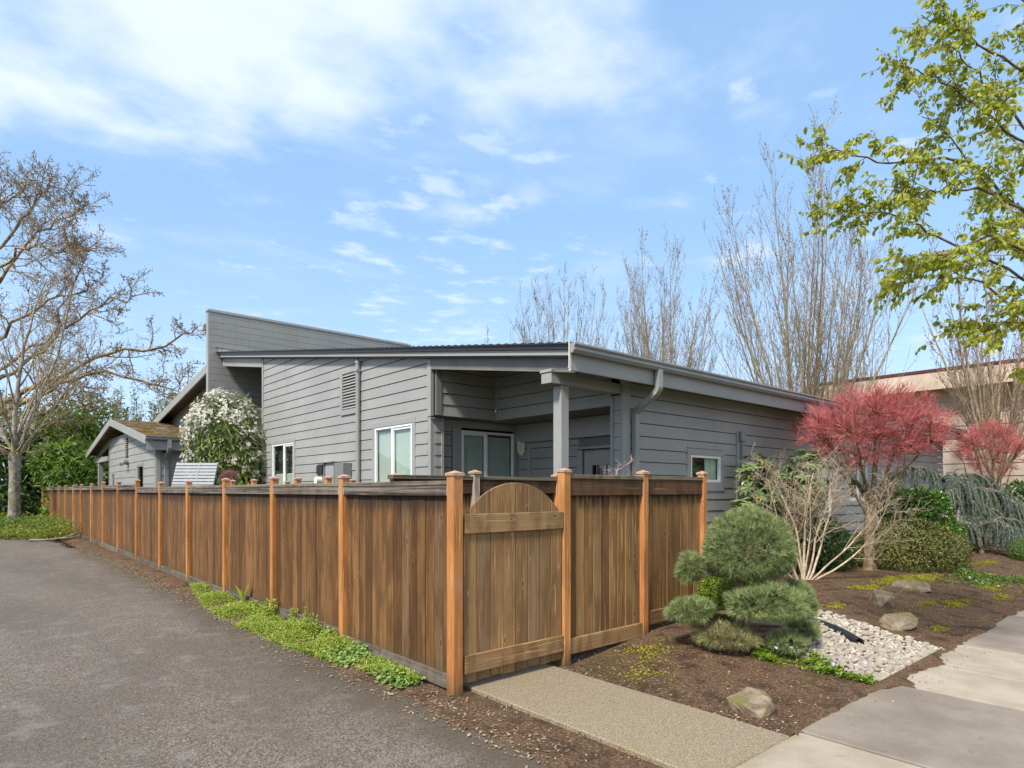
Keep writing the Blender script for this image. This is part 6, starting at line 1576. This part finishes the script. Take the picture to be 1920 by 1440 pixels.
# bark chips over the bed
n = 26000; q = np.stack([1.22 + (rs.random(n) ** 1.7) * 17, -2.33 + rs.random(n) * 3.9], 1); q = q[~((q[:, 0] > 3.2) & (q[:, 0] < 5.0) & (q[:, 1] < -1.1) & (rs.random(n) < .93))]; n = len(q)
k2 = rs.choice(n, 400, False); q[k2, 1] = -2.36 - rs.random(400) ** 2 * .35; q[k2, 0] = rs.uniform(1.4, 6.5, 400)
q2 = np.stack([rs.uniform(-.45, .2, 900), rs.uniform(-2.3, .3, 900)], 1); q = np.concatenate([q, q2]); n = len(q)
P = np.stack([q[:, 0], q[:, 1], np.where(q[:, 1] < -2.35, .024, gh(q[:, 0], q[:, 1]) + .004)], 1)
V, F = leaves6(P, unit(rdir(n) * np.array([1, 1, .22])), unit(rdir(n) * .4 + np.array([0, 0, 1.])), rs.uniform(.010, .036, n), rs.uniform(.004, .012, n), .1); tag(obj_np('bark_chips', V, F, M['bark_chip'], None, {'tint': tints(n, 6) ** 1.4}), 'brown bark chips strewn over the soil bed', 'mulch', kind='stuff')
n = 700; x = 1.25 + rs.random(n) ** 1.4 * 9; y = rs.uniform(-2.3, 1.4, n); ok = ~((x > 3.1) & (x < 5.0) & (y < -1.0)); x, y = x[ok], y[ok]; n = len(x)
a = rs.uniform(0, 6.28, n); L = rs.uniform(.03, .13, n); c0 = np.stack([x, y, gh(x, y) + .008], 1); d0 = np.stack([np.cos(a), np.sin(a), rs.normal(size=n) * .08], 1)
tw_ = [(np.array([c - d * l, c + rs.normal(size=3) * .008, c + d * l]), np.full(3, .0016)) for c, d, l in zip(c0, d0, L)]
V, F = tube_np(tw_, 3); tag(obj_np('fallen_twigs', V, F, M['bark_chip'], None, {'tint': rs.random(len(V))}), 'thin dry twigs and needles fallen on the mulch', 'twigs', kind='stuff')
# dead leaves and needles along the drive edge
n = 5200; y = np.concatenate([rs.uniform(7.5, 22, 3600), rs.uniform(-1.5, 7.5, 1600)]); x = -.28 - np.abs(rs.normal(size=n)) * .22 + rs.normal(size=n) * .05
x = np.where(y > 20, x - rs.random(n) * 1.2, x); x = np.where(y < .6, -.05 - rs.random(n) * .5, x)
P = np.stack([x, y, np.maximum(gh(x, y), .002) + .006], 1); V, F = leaves6(P, unit(rdir(n) * np.array([1, 1, .15])), unit(rdir(n) * .3 + np.array([0, 0, 1.])), rs.uniform(.015, .055, n), rs.uniform(.005, .020, n), .1)
tag(obj_np('leaf_litter', V, F, M['litter'], None, {'tint': tints(n, 6)}), 'dry leaf litter along the edge of the asphalt', 'litter', kind='stuff')
n = 140; P = np.stack([rs.uniform(-6, -.5, n), rs.uniform(-2.6, 16, n), np.full(n, .008)], 1); V, F = leaves6(P, unit(rdir(n) * np.array([1, 1, .1])), np.repeat(np.array([[0, 0, 1.]]), n, 0), rs.uniform(.015, .045, n), rs.uniform(.008, .02, n), .08)
tag(obj_np('scattered_leaves', V, F, M['litter'], None, {'tint': tints(n, 6)}), 'few scattered dry leaves and petals on the asphalt', 'litter', kind='stuff')
# pebbles on the soil
n = 260; rr = np.random.default_rng(8); Vs, Fs, o_ = [], [], 0
for i in range(n):
    x, y = (rr.uniform(1.25, 4.5), rr.uniform(-2.3, -.1)) if i < 150 else ((rr.uniform(-.45, .3), rr.uniform(-1.6, .25)) if i < 205 else (rr.uniform(4.6, 7), rr.uniform(-2.3, -.8)))
    s = rr.uniform(.006, .024) * (1.5 if rr.random() < .06 else 1); me = protos[i % 9]; co = np.array([v.co[:] for v in me.vertices]) * s + np.array([x, y, max(gz_(x, y), .0) + s * .15]); Vs.append(co); Fs.append(np.array([p.vertices[:] for p in me.polygons]) + o_); o_ += len(co)
tag(obj_np('pebbles', np.concatenate(Vs), np.concatenate(Fs), M['rock'], None, smooth=True), 'small loose pale pebbles on the soil near the gate', 'pebbles', kind='stuff')
